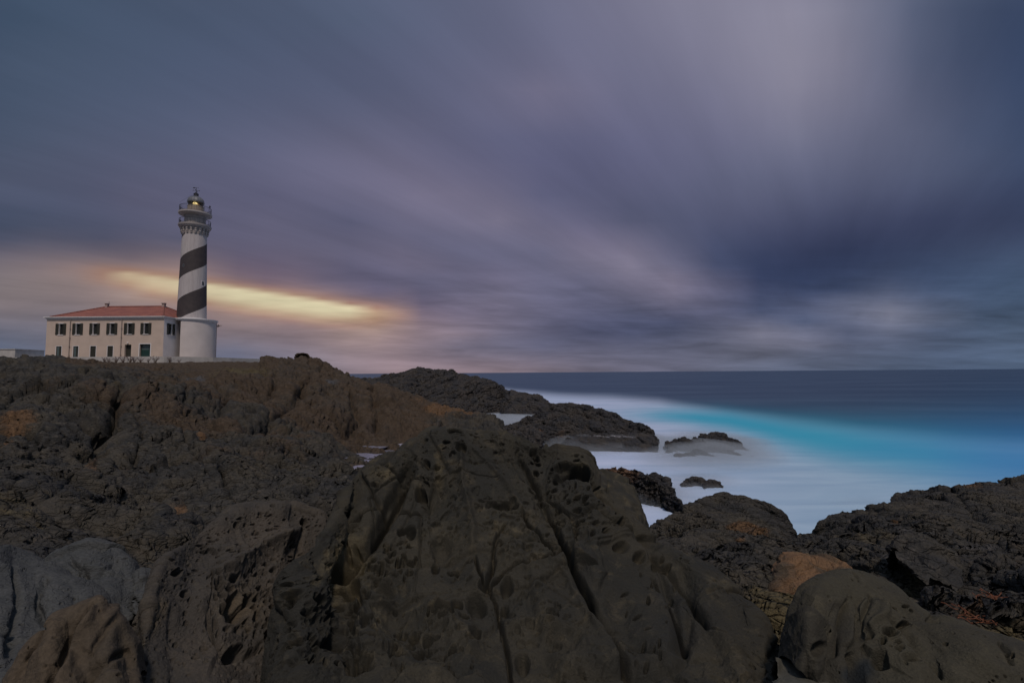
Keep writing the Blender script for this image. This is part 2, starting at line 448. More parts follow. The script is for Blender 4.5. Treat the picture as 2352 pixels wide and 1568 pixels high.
def plain(name, col, rough=0.7, var=0.12, scale=6.0, metal=0.0, bump=0.0, spec=0.3):
    mt, g, b = mat_new(name)
    tc = g.n('ShaderNodeTexCoord')
    nz = g.noise(tc.outputs['Object'], scale, 5, 0.6)
    k = g.maprange(nz, 0.25, 0.75, 1 - var, 1 + var, smooth=False)
    cc = g.n('ShaderNodeCombineColor')
    for i in range(3): g.l(g.math('MULTIPLY', k, col[i]), cc.inputs[i])
    g.l(cc.outputs[0], b.inputs['Base Color'])
    b.inputs['Roughness'].default_value = rough; b.inputs['Metallic'].default_value = metal
    b.inputs['Specular IOR Level'].default_value = spec
    if bump:
        bp = g.n('ShaderNodeBump'); bp.inputs['Strength'].default_value = bump; bp.inputs['Distance'].default_value = 0.02
        g.l(g.noise(tc.outputs['Object'], scale * 6, 5, 0.6), bp.inputs['Height']); g.l(bp.outputs[0], b.inputs['Normal'])
    return mt

def rock_mat(name, c1, c2, c3, scale=1.0, bump=0.6, bdist=0.02, attr=(), rough=0.85, strata=None, fine=30.0, spec=0.25):
    """c1 main, c2 second tone, c3 pale flecks; attr = [(attribute, colour), ...] for stains, bands and darker patches"""
    mt, g, b = mat_new(name)
    if name not in ('blue_grey_stone', 'dark_slate', 'black_rock'):
        c1, c2, c3 = [(c[0] * 1.04, c[1], c[2] * .84) for c in (c1, c2, c3)]
    tc = g.n('ShaderNodeTexCoord'); ob = tc.outputs['Object']
    n1 = g.noise(ob, 0.9 * scale, 5, 0.6, 0.4)
    n2 = g.noise(ob, 5.0 * scale, 6, 0.65, 0.3)
    n3 = g.noise(ob, fine * scale, 4, 0.7)
    col = g.mix(g.maprange(n1, 0.38, 0.62), (*c1, 1), (*c2, 1))
    col = g.mix(g.math('MULTIPLY', g.maprange(n2, 0.52, 0.72), 0.6), col, (*c3, 1))
    for a, c in attr:
        at = g.n('ShaderNodeAttribute', attribute_name=a)
        f = g.math('MULTIPLY', at.outputs['Fac'], 1.0)
        f = g.maprange(g.math('ADD', f, g.math('MULTIPLY', g.math('SUBTRACT', n2, 0.5), 0.9)), 0.25, 0.75)
        f = g.math('MULTIPLY', f, g.math('MINIMUM', g.math('MULTIPLY', at.outputs['Fac'], 4.0), 1.0))
        cva = g.mix(g.maprange(n2, 0.35, 0.7), (*[x * 0.65 for x in c], 1), (*c, 1))
        col = g.mix(f, col, cva)
    k = g.maprange(n3, 0.3, 0.7, 0.72, 1.3, smooth=False)
    cc = g.n('ShaderNodeCombineColor')
    for i in range(3): g.l(k, cc.inputs[i])
    col = g.mix(1.0, col, cc.outputs[0], 'MULTIPLY')
    g.l(col, b.inputs['Base Color'])
    b.inputs['Roughness'].default_value = rough
    b.inputs['Specular IOR Level'].default_value = spec
    h = g.math('ADD', g.math('MULTIPLY', n2, 1.0), g.math('MULTIPLY', n3, 0.5))
    vo = g.n('ShaderNodeTexVoronoi', feature='DISTANCE_TO_EDGE'); vo.inputs['Scale'].default_value = 4.5 * scale
    if strata:
        mp = g.n('ShaderNodeMapping'); mp.inputs['Rotation'].default_value = strata[0]; mp.inputs['Scale'].default_value = strata[1]
        g.l(ob, mp.inputs['Vector'])
        warp = g.vmath('ADD', mp.outputs[0], g.noise(ob, 2.0 * scale, 3, 0.5, out=1))
        g.l(warp, vo.inputs['Vector'])
        h = g.math('ADD', h, g.math('MULTIPLY', g.math('MINIMUM', vo.outputs['Distance'], 0.10), 3.5))
    bp = g.n('ShaderNodeBump'); bp.inputs['Strength'].default_value = bump; bp.inputs['Distance'].default_value = bdist
    g.l(h, bp.inputs['Height']); g.l(bp.outputs[0], b.inputs['Normal'])
    return mt

STR = (R(25), R(-28), R(20)); 
M_slate = rock_mat('dark_slate', (.036,.035,.033), (.062,.054,.041), (.112,.098,.080), 0.8, 1.0, 0.085,
                   attr=(('soil', (.086,.061,.040)), ('ochre', (.11,.088,.045)), ('rust', (.155,.090,.046)), ('grey', (.10,.10,.105))), strata=(STR, (1, 1, 3.2)))
M_black = rock_mat('black_rock', (.029,.029,.032), (.048,.042,.037), (.080,.074,.068), 0.8, 0.9, 0.05,
                   attr=(('rust', (.13,.075,.045)), ('pale', (.30,.30,.33))), strata=(STR, (1, 1, 3.2)))
M_sand = rock_mat('weathered_sandstone', (.038,.035,.029), (.023,.023,.022), (.074,.064,.048), 1.2, 0.8, 0.028,
                  attr=(('ochre', (.095,.078,.045)), ('dark', (.020,.022,.023))), fine=70)
M_sand2 = rock_mat('grey_sandstone', (.062,.054,.050), (.042,.040,.041), (.086,.076,.066), 1.2, 0.8, 0.028,
                  attr=(('ochre', (.095,.075,.050)), ('dark', (.028,.032,.036))), fine=70)
M_blue = rock_mat('blue_grey_stone', (.058,.060,.058), (.044,.047,.047), (.080,.080,.078), 1.5, 0.8, 0.015, strata=((R(15), R(-20), 0), (1, 1.2, 5)))
M_brown = rock_mat('brown_stone', (.064,.050,.039), (.048,.040,.033), (.078,.062,.048), 1.2, 0.8, 0.028)
M_orange = rock_mat('orange_stone', (.15,.088,.052), (.062,.048,.038), (.16,.12,.08), 1.6, 0.9, 0.02, strata=((R(10), R(14), 0), (1, 1, 4)))
M_olive = rock_mat('olive_stone', (.046,.043,.034), (.034,.032,.028), (.074,.067,.051), 1.2, 0.8, 0.028, attr=(('dark', (.02,.024,.026)),), fine=70)
M_pale = rock_mat('pale_stone', (.060,.060,.057), (.048,.048,.046), (.08,.08,.074), 1.5, 0.5, 0.01)

# ------------------------------------------------------------------ terrain
TC = []   # (px, d, z)
def col(px, *dz):
    for d, z in dz: TC.append((px, d, z))
for px in (-900, -450):
    col(px, (1.2,4.0),(3,4.3),(6,4.9),(9,4.7),(14,4.7),(20,5.0),(28,6.0),(37,7.4),(45,8.2),(60,8.7),(75,9.1),(110,9.3))
col(0, (1.2,4.0),(3,4.3),(5,4.9),(7,4.75),(9,4.6),(12,4.55),(18,4.85),(24,5.5),(30,6.3),(37,7.3),(44,8.45),(56,8.6),(75,9.1),(110,9.3))
col(150,(1.2,4.0),(3,4.3),(5,4.6),(8,4.3),(12,4.15),(18,4.4),(22,5.1),(28,6.1),(36,7.3),(43,8.3),(56,8.5),(75,9.1),(110,9.3))
col(215,(12,4.0),(18,3.9),(21,5.0),(26,5.9))
col(262,(5,4.4),(8,4.0),(12,3.75),(17,3.3),(23,3.5),(26,5.6),(38,7.1),(55,8.15),(75,9.1))
col(400,(1.2,4.0),(3,4.3),(6,4.25),(9,4.0),(13,3.85),(18,3.8),(26,4.3),(36,5.5),(48,6.9),(62,8.25),(75,9.1),(110,9.3))
col(550,(3,4.3),(6,4.3),(10,4.1),(14,3.75),(20,3.6),(28,3.9),(38,5.0),(50,6.6),(62,8.3),(75,9.1),(110,9.3))
col(640,(55,8.0),(61,8.9))
col(700,(3,4.3),(7,4.2),(12,3.9),(18,3.4),(26,2.9),(36,3.3),(46,4.9),(55,7.5),(60,8.95),(68,8.2),(80,6.0),(95,4))
col(750,(55,6.4),(60,8.3),(66,7.0))
col(790,(12,3.6),(20,2.8),(28,2.1),(38,1.8),(48,2.8),(55,5.2),(59,7.2),(64,4.5),(75,0),(95,-2))
col(870,(3,4.3),(8,4.0),(14,3.2),(20,2.4),(28,1.4),(35,.9),(42,1.5),(50,2.7),(57,4.4),(61,5.9),(68,2),(80,-1.5),(110,-2))
col(960,(20,2.0),(30,.8),(38,-.2),(43,-.7),(46,-.3),(50,1.2),(57,2.6),(63,3.8),(70,2),(82,-1.5),(110,-2))
col(1050,(3,4.3),(8,4.0),(14,2.6),(20,.8),(30,-.6),(44,-.8),(50,.7),(55,2.0),(60,2.3),(66,.3),(75,-1.5),(110,-2.5))
col(1130,(44,-1),(51,.2),(54,1.8),(57,1.3),(62,-.6),(75,-2))
col(1200,(3,4.3),(7,4.2),(12,2.4),(16,.5),(22,-1.5),(35,-2),(50,-1.6),(60,-2),(110,-3))
col(1350,(3,4.3),(6,4.3),(9,3.0),(12,1.0),(16,-1),(24,-2.5),(50,-3),(110,-4))
col(1480,(3,4.3),(5,4.5),(7,3.9),(10,2.6),(13,1),(17,-1),(24,-2.5),(50,-3),(110,-4))
col(1600,(3,4.3),(5,4.4),(7,4.1),(9,3.8),(11,3.3),(14,2.0),(17,.2),(20,-1.5),(30,-3),(60,-4))
col(1750,(1.2,4.0),(3.5,4.35),(5,4.55),(7,4.1),(10,3.45),(13,2.6),(16,1.0),(19,-1),(30,-3),(60,-4))
col(1845,(10,3.15),(12.5,2.2),(15,.8))
col(1900,(1.2,4.0),(3.5,4.35),(5,4.5),(7,4.05),(9,3.7),(11,3.35),(13,3.1),(16,1.6),(20,-1.5),(30,-3),(60,-4))
col(2050,(1.2,4.0),(3,4.3),(5,4.6),(7,4.0),(10,3.45),(13,3.15),(15,2.95),(18,1.2),(24,-1.5),(35,-3),(60,-4))
col(2200,(1.2,4.0),(3,4.3),(4,4.5),(6,4.35),(9,3.6),(12,3.2),(16,2.8),(20,.6),(26,-1.5),(35,-3),(60,-4))
for px in (2352, 2800, 3500):
    col(px, (1.2,4.0),(3,4.3),(5,4.6),(8,3.85),(12,3.3),(17,2.95),(21,1.0),(28,-1.5),(38,-3),(60,-4))
TC = np.array(TC)
def tcoord(px, d):
    return np.stack([np.arctan((px - 1176) / F) * 4.2, np.log(d) * 2.6], -1)
TX = tcoord(TC[:, 0], TC[:, 1])
TK = np.linalg.norm(TX[:, None] - TX[None], axis=-1)
TK[np.arange(len(TK)), np.arange(len(TK))] -= 0.02
TM = TC[:, 2].mean(); TW = np.linalg.solve(TK, TC[:, 2] - TM)
def ground_z(px, d):
    q = tcoord(px, d); sh = q.shape[:-1]; q = q.reshape(-1, 2)
    out = np.concatenate([np.linalg.norm(b[:, None] - TX[None], axis=-1) @ TW for b in np.array_split(q, max(1, len(q) // 4000))])
    return (out + TM).reshape(sh)

def joints(p, w, nrm_, L, gw, gd, seed):
    t = (p @ np.asarray(nrm_, np.float32)) / L + w * .22
    k = np.floor(t); c = np.abs(t - k - .5) * L
    return -gd * np.exp(-(c / gw) ** 2) * sstep(vn(p * .5 + k[:, None] * 3.3, seed), -.25, .2)

def slate_disp(p, d, amp=1.0, seed=0, tilt=STR, fine=True, lump=1.0):
    """broken, layered rock: returns displacement along the normal"""
    p = p.astype(np.float32)
    w = np.stack([fbm(p * 0.35, 3, seed + 11), fbm(p * 0.35, 3, seed + 21), fbm(p * 0.35, 3, seed + 31)], -1)
    h = 0.75 * lump * fbm(p * 0.16, 4, seed + 1, ridged=True) + 0.16 * lump * fbm(p * 0.7, 4, seed + 5, ridged=True)
    Rm = rotmat(*tilt)
    q = (p + w * 1.1) @ Rm.T
    q = q * np.array([.38, 1.2, 2.8], np.float32)
    msk = .35 + .65 * sstep(fbm(p * .13, 3, seed + 77), -.2, .2)
    for k, (sc, a, gw, gd) in enumerate(((4.6, .55 * lump, .06, .22 * lump), (2.1, .30, .05, .16), (.8, .13, .05, .09), (.30, .055, .07, .035), (.11, .018, .1, .012))):
        v = vor(q / sc + w * (0.6 if k else .3), seed + k)
        e = v[:, 1] - v[:, 0]
        gd = gd * .45
        if k in (2, 3): a = a * msk * 1.2
        h = h + a * ((v[:, 2] - .5) * .8 + v[:, 3] * (.5 if k == 0 else .9)) * sstep(e, 0, .07) - gd * np.exp(-(e / gw) ** 2) 
    wj = w[:, 0] * 1.2 + w[:, 2]
    h = h + joints(p, wj, (.62, .55, .56), 1.5, .035, .16, seed + 50) + joints(p, wj, (.75, -.6, -.28), 2.1, .03, .14, seed + 51) + joints(p, w[:, 1] * 2, (-.2, .3, .93), .55, .02, .07, seed + 52)
    h = h + 0.02 * fbm(p * 9, 3, seed + 9)
    return h * amp

def bedding_h(q, tilt, seed):
    q = q.astype(np.float32); w = fbm(q * .5, 3, seed + 41)
    r = (q + w[:, None] * .35) @ rotmat(*tilt).T
    return (.16 * fbm(r * np.array([.5, .5, 2.6], np.float32), 3, seed + 42, ridged=True) + .09 * fbm(r * np.array([.9, .9, 8], np.float32), 3, seed + 43, ridged=True)
            + .03 * fbm(r * np.array([3, 3, 22], np.float32), 2, seed + 44, ridged=True))

def bedding(p3, tilt=STR, amp=1.0, seed=0):
    """second pass: thin beds standing proud on the already broken surface"""
    n = grid_normals(p3); n *= np.sign((n[..., 2:3] * 1.0) + 1e-9)
    q = p3.reshape(-1, 3).astype(np.float32)
    w = fbm(q * .5, 3, seed + 41)
    r = (q + w[:, None] * .35) @ rotmat(*tilt).T
    h = .16 * fbm(r * np.array([.5, .5, 2.6], np.float32), 3, seed + 42, ridged=True) + .09 * fbm(r * np.array([.9, .9, 8], np.float32), 3, seed + 43, ridged=True)
    h += .03 * fbm(r * np.array([3, 3, 22], np.float32), 2, seed + 44, ridged=True)
    return p3 + n * (h * amp).reshape(p3.shape[:2] + (1,))

NC, NR = 1500, 1250
az = np.linspace(R(-56), R(56), NC)
dd = np.exp(np.linspace(math.log(1.3), math.log(118), NR))
# coarse evaluation then smooth resampling
caz = np.linspace(R(-56), R(56), 150); cd = np.exp(np.linspace(math.log(1.3), math.log(118), 170))
GA, GD = np.meshgrid(caz, cd)
zc_ = ground_z(1176 + F * np.tan(GA), GD)
z = catmull(catmull(zc_, NR, 0), NC, 1)
A_, D_ = np.meshgrid(az, dd)
base = np.stack([D_ * np.tan(A_), D_, z], -1)
nrm = grid_normals(base)
nrm *= np.sign(nrm[..., 2:3])
flat = base.reshape(-1, 3)
dflat = D_.reshape(-1)
h0_ = 0
fpx_ = 1176 + F * flat[:, 0] / flat[:, 1]
ampm = (0.45 + 0.55 * sstep(dflat, 4, 20)) * (1 - .5 * sstep(fpx_, 1750, 1900) * sstep(dflat, 8, 11)) * (1 - 0.75 * sstep(dflat, 66, 74))
h = slate_disp(flat, dflat, 1.0, 3); h = (h - h.mean()) * ampm
ppx, ppy = proj(flat)
GUL = [([(275,900),(265,955),(248,1005),(222,1042)], 20, 1.3), ([(70,932),(140,945),(215,988),(250,1010)], 9, .8), ([(396,1006),(450,1067),(540,1150)], 9, .55), ([(300,960),(330,1010),(300,1060)], 10, .5),
       ([(715,868),(680,925),(610,985),(560,1000)], 13, .9), ([(850,892),(878,945),(868,1000)], 15, 1.3), ([(800,905),(830,960),(800,1000)], 14, 1.0), ([(690,893),(705,935)], 13, .9), ([(470,880),(520,915),(500,960)], 10, .7), ([(560,860),(640,890),(600,930)], 9, .6), ([(380,870),(430,905),(410,950)], 9, .6),
       ([(0,1070),(94,1020),(150,975)], 3, .22), ([(150,1100),(223,1053),(262,1010)], 3, .2), ([(235,1110),(265,1150),(262,1250)], 4, .25), ([(80,1190),(172,1120),(205,1085)], 3, .2), ([(300,1090),(370,1150),(430,1185),(520,1200)], 4, .25), ([(320,1060),(420,1130),(500,1170)], 3, .18), ([(0,1130),(60,1165),(140,1240)], 4, .2),
       ([(560,1040),(620,1075),(700,1085)], 5, .3), ([(620,1120),(700,1100),(770,1110)], 4, .25), ([(1990,1250),(2060,1290),(2180,1320),(2352,1330)], 6, .3), ([(2060,1190),(2160,1215),(2260,1200)], 6, .3), ([(2180,1130),(2230,1190),(2352,1240)], 6, .3), ([(1850,1290),(1930,1230),(2010,1190)], 5, .25), ([(2230,1340),(2290,1390),(2352,1400)], 5, .2)]
gw_ = fbm(flat * .6, 3, 300)
h = carve(h, ppx + gw_ * 14, ppy + fbm(flat * .6, 3, 310) * 8, GUL, 1)
HUMP = [(700,900,60,22,.9), (540,890,60,16,.7), (420,925,60,22,.8), (880,925,36,26,1.0), (620,965,60,22,.7), (760,960,60,22,.7), (330,925,40,22,.5), (120,905,120,40,.6), (480,1060,60,26,.5), (660,1050,60,22,.4), (745,1035,30,16,.5), (200,1130,80,40,.25), (520,1110,70,26,.3), (2130,1250,120,34,.3), (1720,1300,60,30,.25)]
for x_, y_, rx_, ry_, a_ in HUMP:
    h = h + a_ * np.exp(-(((ppx - x_) / rx_) ** 2 + ((ppy - y_) / ry_) ** 2))
far = sstep(dflat, 46, 58) * (ppx < 600)
h = h * (1 - .55 * far) - .35 * far
p = base + nrm * h.reshape(NR, NC, 1)
p = bedding(p, STR, 1.0, 3)
ppx = ppx.reshape(NR, NC); ppy = ppy.reshape(NR, NC)

POOLS = [(832,1053,1.9,2.2), (800,1074,1.1,1.3), (845,1030,.9,.9), (775,1090,.7,.7), (958,1030,3.2,3.6), (322,1458,.10,.22), (2240,1444,.09,.07), (880,1045,.7,.9)]
pool_sites = []
for x_, y_, rx_, ry_ in POOLS:
    dq = np.hypot(ppx - x_, ppy - y_); cand = np.argwhere(dq < 6)
    if len(cand) == 0: cand = np.array([np.unravel_index(dq.argmin(), dq.shape)])
    c_ = cand[len(cand) // 2] if len(cand) > 1 else cand[0]
    c_ = min(cand.tolist(), key=lambda q: D_[q[0], q[1]] + dq[q[0], q[1]] * .2)
    b_ = base[c_[0], c_[1]]; cx0, cy0 = b_[0], b_[1]
    rr_ = np.hypot((p[..., 0] - cx0) / rx_, (p[..., 1] - cy0) / ry_)
    m_ = rr_ < 1
    z0 = float(np.percentile(p[..., 2][m_], 35)) if m_.any() else float(b_[2])
    rr_ = rr_ + .25 * fbm((p * (1.5 / rx_)).reshape(-1, 3), 3, 500).reshape(rr_.shape) * (rr_ < 3)
    k_ = 1 - sstep(rr_, .8, 1.5)
    p[..., 2] = p[..., 2] * (1 - k_) + np.minimum(p[..., 2], z0 - .05 + (.16 * fbm((p * 2.2).reshape(-1, 3), 3, 510, ridged=True).reshape(rr_.shape))) * k_
    pool_sites.append((cx0, cy0, z0, rx_, ry_))

def surf(x_, y_):
    a_, b_ = proj(p.reshape(-1, 3)); dq = np.hypot(a_ - x_, b_ - y_); dq[p.reshape(-1, 3)[:, 1] > 12] = 1e9
    return p.reshape(-1, 3)[dq.argmin()].copy()
weed_path = [surf(x_, y_) for x_, y_ in ((2222,1432),(2250,1420),(2275,1408),(2290,1392),(2280,1378))]

def ell(px, py, lst):
    o = np.zeros(px.shape, np.float32)
    for x, y, rx, ry, *s in lst:
        o = np.maximum(o, (s[0] if s else 1.0) * np.exp(-(((px - x) / rx) ** 2 + ((py - y) / ry) ** 2)))
    return o
rust = ell(ppx, ppy, [(40,970,50,18),(22,1002,18,8,.8),(464,1022,14,20),(198,1114,22,16,.7),(277,1103,16,14,.7),(414,1171,16,24,.9),
                      (2069,1224,16,7,.9),(2232,1142,34,11,.8),(2254,1409,30,20,.6),(1010,945,40,14),(1080,950,50,12),(1130,945,20,12),(860,885,60,14,.3),(960,925,40,12,.45),(940,960,50,20,.3),(1700,1268,20,8,.6)])
sn_ = fbm((base * .22).reshape(-1, 3), 4, 620).reshape(NR, NC)
soil = sstep(ppx + sn_ * 260, 60, 420) * (1 - sstep(ppx, 930, 1100)) * sstep(dflat.reshape(NR, NC) + sn_ * 26, 9, 44)
soil = np.maximum(soil, .35 * sstep(sn_, -.1, .4))
soil = soil * (.55 + .45 * sstep(fbm((base * .25).reshape(-1, 3), 4, 600).reshape(NR, NC), -.25, .25))
soil = np.maximum(soil, .9 * (1 - sstep(np.abs(ppy - 838), 8, 20)) * (ppx < 640) * (ppx > 150))
ochre = ell(ppx, ppy, [(1800,1420,80,70),(1770,1480,70,60),(2020,1260,60,30,.5),(2120,1330,70,40,.7),(2300,1480,100,60,.8),(250,905,60,40,.4),(560,860,90,25,.7),(0,1200,120,50,.5),(100,1230,60,30,.5)])
grey = ell(ppx, ppy, [(450,870,25,12,.9),(760,880,20,12,.7),(1590,1310,60,30,.3),(1560,1290,50,40,.2),(2120,1270,80,30,.4),(2250,1280,100,30,.4)])
keep = p[..., 2] > -0.9
terrain = grid_mesh('rocky_ground', p, M_slate, dict(rust=rust, soil=soil, ochre=ochre, grey=grey), keep)
tag(terrain, kind='structure')
del base, nrm, flat, p, z

# ------------------------------------------------------------------ sea
def sea_fields(px, py):
    bx = [-400, 850, 1120, 1200, 1300, 1420, 1520, 1640, 1800, 2000, 2200, 2352, 3000]
    by = [880, 872, 886, 898, 906, 911, 919, 943, 966, 990, 1008, 1014, 1016]
    yb = np.interp(px, bx, by); w = np.interp(px, [850, 1150, 1500, 1800, 2352], [8, 10, 16, 26, 26])
    foam = sstep((py - yb) / w, -0.8, 1.1)
    tb = np.interp(px, [1300, 1450, 1560, 1640, 1800, 2000, 2200, 2352, 3000], [945, 952, 955, 962, 992, 1024, 1048, 1062, 1080])
    tw = np.interp(px, [1300, 1500, 1700, 2000, 2352], [10, 15, 28, 54, 96])
    tq = np.exp(-((py - tb) / tw) ** 2) * sstep(px, 1360, 1580)
    tq *= 1 - 0.08 * sstep(px, 1650, 2352)
    blue = sstep(px, 1850, 2400)
    dim = np.clip(1 - sstep(px, 1000, 1330), 0, 1) * sstep(py, 925, 940)
    return foam, tq, blue, dim
sa = np.linspace(R(-62), R(62), 420)
sdn = np.concatenate([np.exp(np.linspace(math.log(9), math.log(900), 620)), np.exp(np.linspace(math.log(950), math.log(90000), 40))])
SA, SD = np.meshgrid(sa, sdn)
sp = np.stack([SD * np.tan(SA), SD, SD * 0], -1)
q1, q2 = proj(sp.reshape(-1, 3)); q1 = q1.reshape(SA.shape); q2 = q2.reshape(SA.shape)
wob = fbm(np.stack([q1 * .004, q2 * .012, q1 * 0], -1).reshape(-1, 3), 3, 40).reshape(SA.shape)
foam, tq, blue, dim = sea_fields(q1 + wob * 60, q2 + wob * 6)
mt, g, b = mat_new('long_exposure_sea')
def at(n): return g.n('ShaderNodeAttribute', attribute_name=n).outputs['Fac']
tc = g.n('ShaderNodeTexCoord')
mp = g.n('ShaderNodeMapping'); mp.inputs['Scale'].default_value = (0.012, 0.05, 1); g.l(tc.outputs['Object'], mp.inputs['Vector'])
ns = g.noise(mp.outputs[0], 1.0, 5, 0.6, 0.5)
mp2 = g.n('ShaderNodeMapping'); mp2.inputs['Scale'].default_value = (0.10, 0.22, 1); g.l(tc.outputs['Object'], mp2.inputs['Vector'])
ns2 = g.noise(mp2.outputs[0], 1.0, 4, 0.6, 0.8)
deep = g.mix(g.maprange(ns, 0.35, 0.68), (.031,.058,.112,1), (.050,.084,.146,1))
white = g.mix(g.maprange(ns2, 0.3, 0.7), (.45,.54,.72,1), (.57,.64,.82,1))
white = g.mix(at('right'), white, g.mix(g.maprange(ns2, 0.3, 0.7), (.34,.49,.63,1), (.41,.56,.69,1)))
turq = g.mix(at('blue'), (.025,.39,.56,1), (.04,.27,.58,1))
mp3 = g.n('ShaderNodeMapping'); mp3.inputs['Scale'].default_value = (0.05, 0.35, 1); mp3.inputs['Rotation'].default_value = (0, 0, 0.35); g.l(tc.outputs['Object'], mp3.inputs['Vector'])
ns3 = g.noise(mp3.outputs[0], 1.0, 5, 0.62, 1.2)
white = g.mix(g.maprange(ns3, 0.42, 0.66, 0.0, 0.55), white, (.26,.40,.56,1))
fm = g.math('ADD', at('foam'), g.math('MULTIPLY', g.math('SUBTRACT', ns3, 0.5), g.math('MULTIPLY', g.math('MULTIPLY', at('foam'), g.math('SUBTRACT', 1.0, at('foam'))), 2.4)), clamp=True)
c = g.mix(fm, deep, white)
c = g.mix(g.math('MULTIPLY', at('turq'), 0.95), c, turq)
c = g.mix(at('dim'), c, (.28,.27,.34,1))
g.l(c, b.inputs['Base Color'])
b.inputs['Roughness'].default_value = 0.45
b.inputs['Specular IOR Level'].default_value = 0.12
bp = g.n('ShaderNodeBump'); bp.inputs['Strength'].default_value = 0.25; bp.inputs['Distance'].default_value = 0.3
g.l(ns2, bp.inputs['Height']); g.l(bp.outputs[0], b.inputs['Normal'])
sea = grid_mesh('sea', sp, mt, dict(foam=foam, turq=tq, blue=blue, dim=dim, right=sstep(q1, 1350, 1950)))
tag(sea, kind='structure')

# ------------------------------------------------------------------ rocks built from a control net
def net_rock(name, rows, mat, nu, nv, disp, label, cat='rock', group=None, attrs=None, bed=0, tilt=STR):
    """rows: list of rows (front foot ... crest ... back foot), each a list of (px, py, d)"""
    N = np.array([[P(*q) for q in r] for r in rows])
    p = catmull(catmull(N, nv, 0), nu, 1)
    n = grid_normals(p)
    # outward: away from the rock's inner point
    cen = N.reshape(-1, 3).mean(0) - np.array([0, 0, .4])
    if np.median(((p - cen) * n).sum(-1)) < 0: n = -n
    fx, fy = proj(p.reshape(-1, 3))
    h = disp(p.reshape(-1, 3), fx, fy)
    at_ = attrs(p.reshape(-1, 3), fx, fy) if attrs else None
    q = p + n * h.reshape(nv, nu, 1)
    if bed:
        n2 = grid_normals(q)
        if (n2 * n).sum(-1).mean() < 0: n2 = -n2
        b_ = bedding_h(q.reshape(-1, 3), tilt, 71) * bed
        q = q + n2 * b_.reshape(nv, nu, 1)
    org = (float(cen[0]), float(cen[1]), float(q[..., 2].min()))
    o = grid_mesh(name, q, mat, at_, origin=org)
    return tag(o, label, cat, group)

def auto_rows(crest, foot, bulge=0.25, back=0.5, bz=1.0, nmid=3, seed=0, rough=0.02):
    """crest/foot: lists of (px,py,d) of equal length; builds front rows, crest and back rows"""
    r = random.Random(seed)
    rows = []
    crest = [tuple(map(float, c)) for c in crest]; foot = [tuple(map(float, c)) for c in foot]
    for k in range(nmid + 1):
        t = k / (nmid + 1.0)
        row = []
        for c, f in zip(crest, foot):
            y = f[1] + (c[1] - f[1]) * t
            d = f[2] + (c[2] - f[2]) * (t ** (1 + bulge * 2))
            row.append((f[0] + (c[0] - f[0]) * t, y, d * (1 + r.uniform(-rough, rough))))
        rows.append(row)
    rows.append(crest)
    # behind the crest the top runs back a little and then falls away
    for s, dz_ in ((0.45, 0.18), (1.0, bz)):
        row = []
        for c in crest:
            w = P(*c); d2 = c[2] + back * s
            sc_ = d2 / w[1]
            w2 = np.array([w[0] * (1 + (sc_ - 1) * 0.6), d2, w[2] - dz_])
            a, b_ = proj(w2[None]); row.append((a[0], b_[0], d2))
        rows.append(row)
    return rows

def pits(h, fx, fy, lst, depth=0.05):
    for x, y, rx, ry, *s in lst:
        dp = s[0] if s else depth
        r2 = ((fx - x) / rx) ** 2 + ((fy - y) / ry) ** 2
        h = h - dp * 1.9 * np.exp(-r2 ** 2.4) + dp * 0.12 * np.exp(-(np.sqrt(r2) - 1.45) ** 2 / 0.08)
    return h

def Z1(u, v): return (658.5 + u * .4001, 940.7 + v * .4001)

# ---- the big weathered boulder in the middle
cols_ = [632, 664, 708, 780, 800, 860, 925, 965, 990, 1045, 1120, 1190, 1260, 1330, 1362, 1400, 1480, 1560, 1640, 1700, 1740, 1800, 1850]
crest = [1340, 1300, 1268, 1175, 1098, 1050, 1036, 1022, 996, 984, 987, 1003, 1015, 1030, 1048, 1130, 1225, 1285, 1325, 1368, 1420, 1525, 1620]
cd_   = [3.3, 3.5, 3.8, 4.5, 5.1, 5.3, 5.5, 5.6, 5.7, 5.8, 5.8, 5.75, 5.7, 5.6, 5.5, 5.3, 5.0, 4.7, 4.4, 4.2, 3.9, 3.5, 3.2]
def lerp(a, b_, t): return a + (b_ - a) * t
rows = []
for k, (t, dk) in enumerate(((0, 0.25), (0.16, 0.34), (0.32, 0.45), (0.48, 0.56), (0.64, 0.67), (0.8, 0.8), (0.92, 0.92), (1, 1))):
    row = []
    for i, (x, y, d_) in enumerate(zip(cols_, crest, cd_)):
        yb = 1760
        xs = lerp(x + (x - 1150) * 0.12 + (0 if x > 712 else 14), x, t)
        yy = lerp(yb, y, t)
        d1 = lerp(2.45 if d_ > 3 else 2.2, d_ + .1, (t ** 1.15))
        # side columns tuck back toward the ground so the flanks are round
        if i in (0, len(cols_) - 1): d1 += 0.35
        if i in (1, len(cols_) - 2): d1 += 0.12
        row.append((xs, yy, d1))
    rows.append(row)
cr = rows[-1]
for s, dz_ in ((0.35, 0.10), (0.8, 0.6), (1.3, 1.7)):
    row = []
    for c in cr:
        w = P(*c); d2 = c[2] + s
        w2 = np.array([w[0] * (1 + (d2 / w[1] - 1) * 0.7), d2, w[2] - dz_])
        a, b_ = proj(w2[None]); row.append((a[0], b_[0], d2))
    rows.append(row)
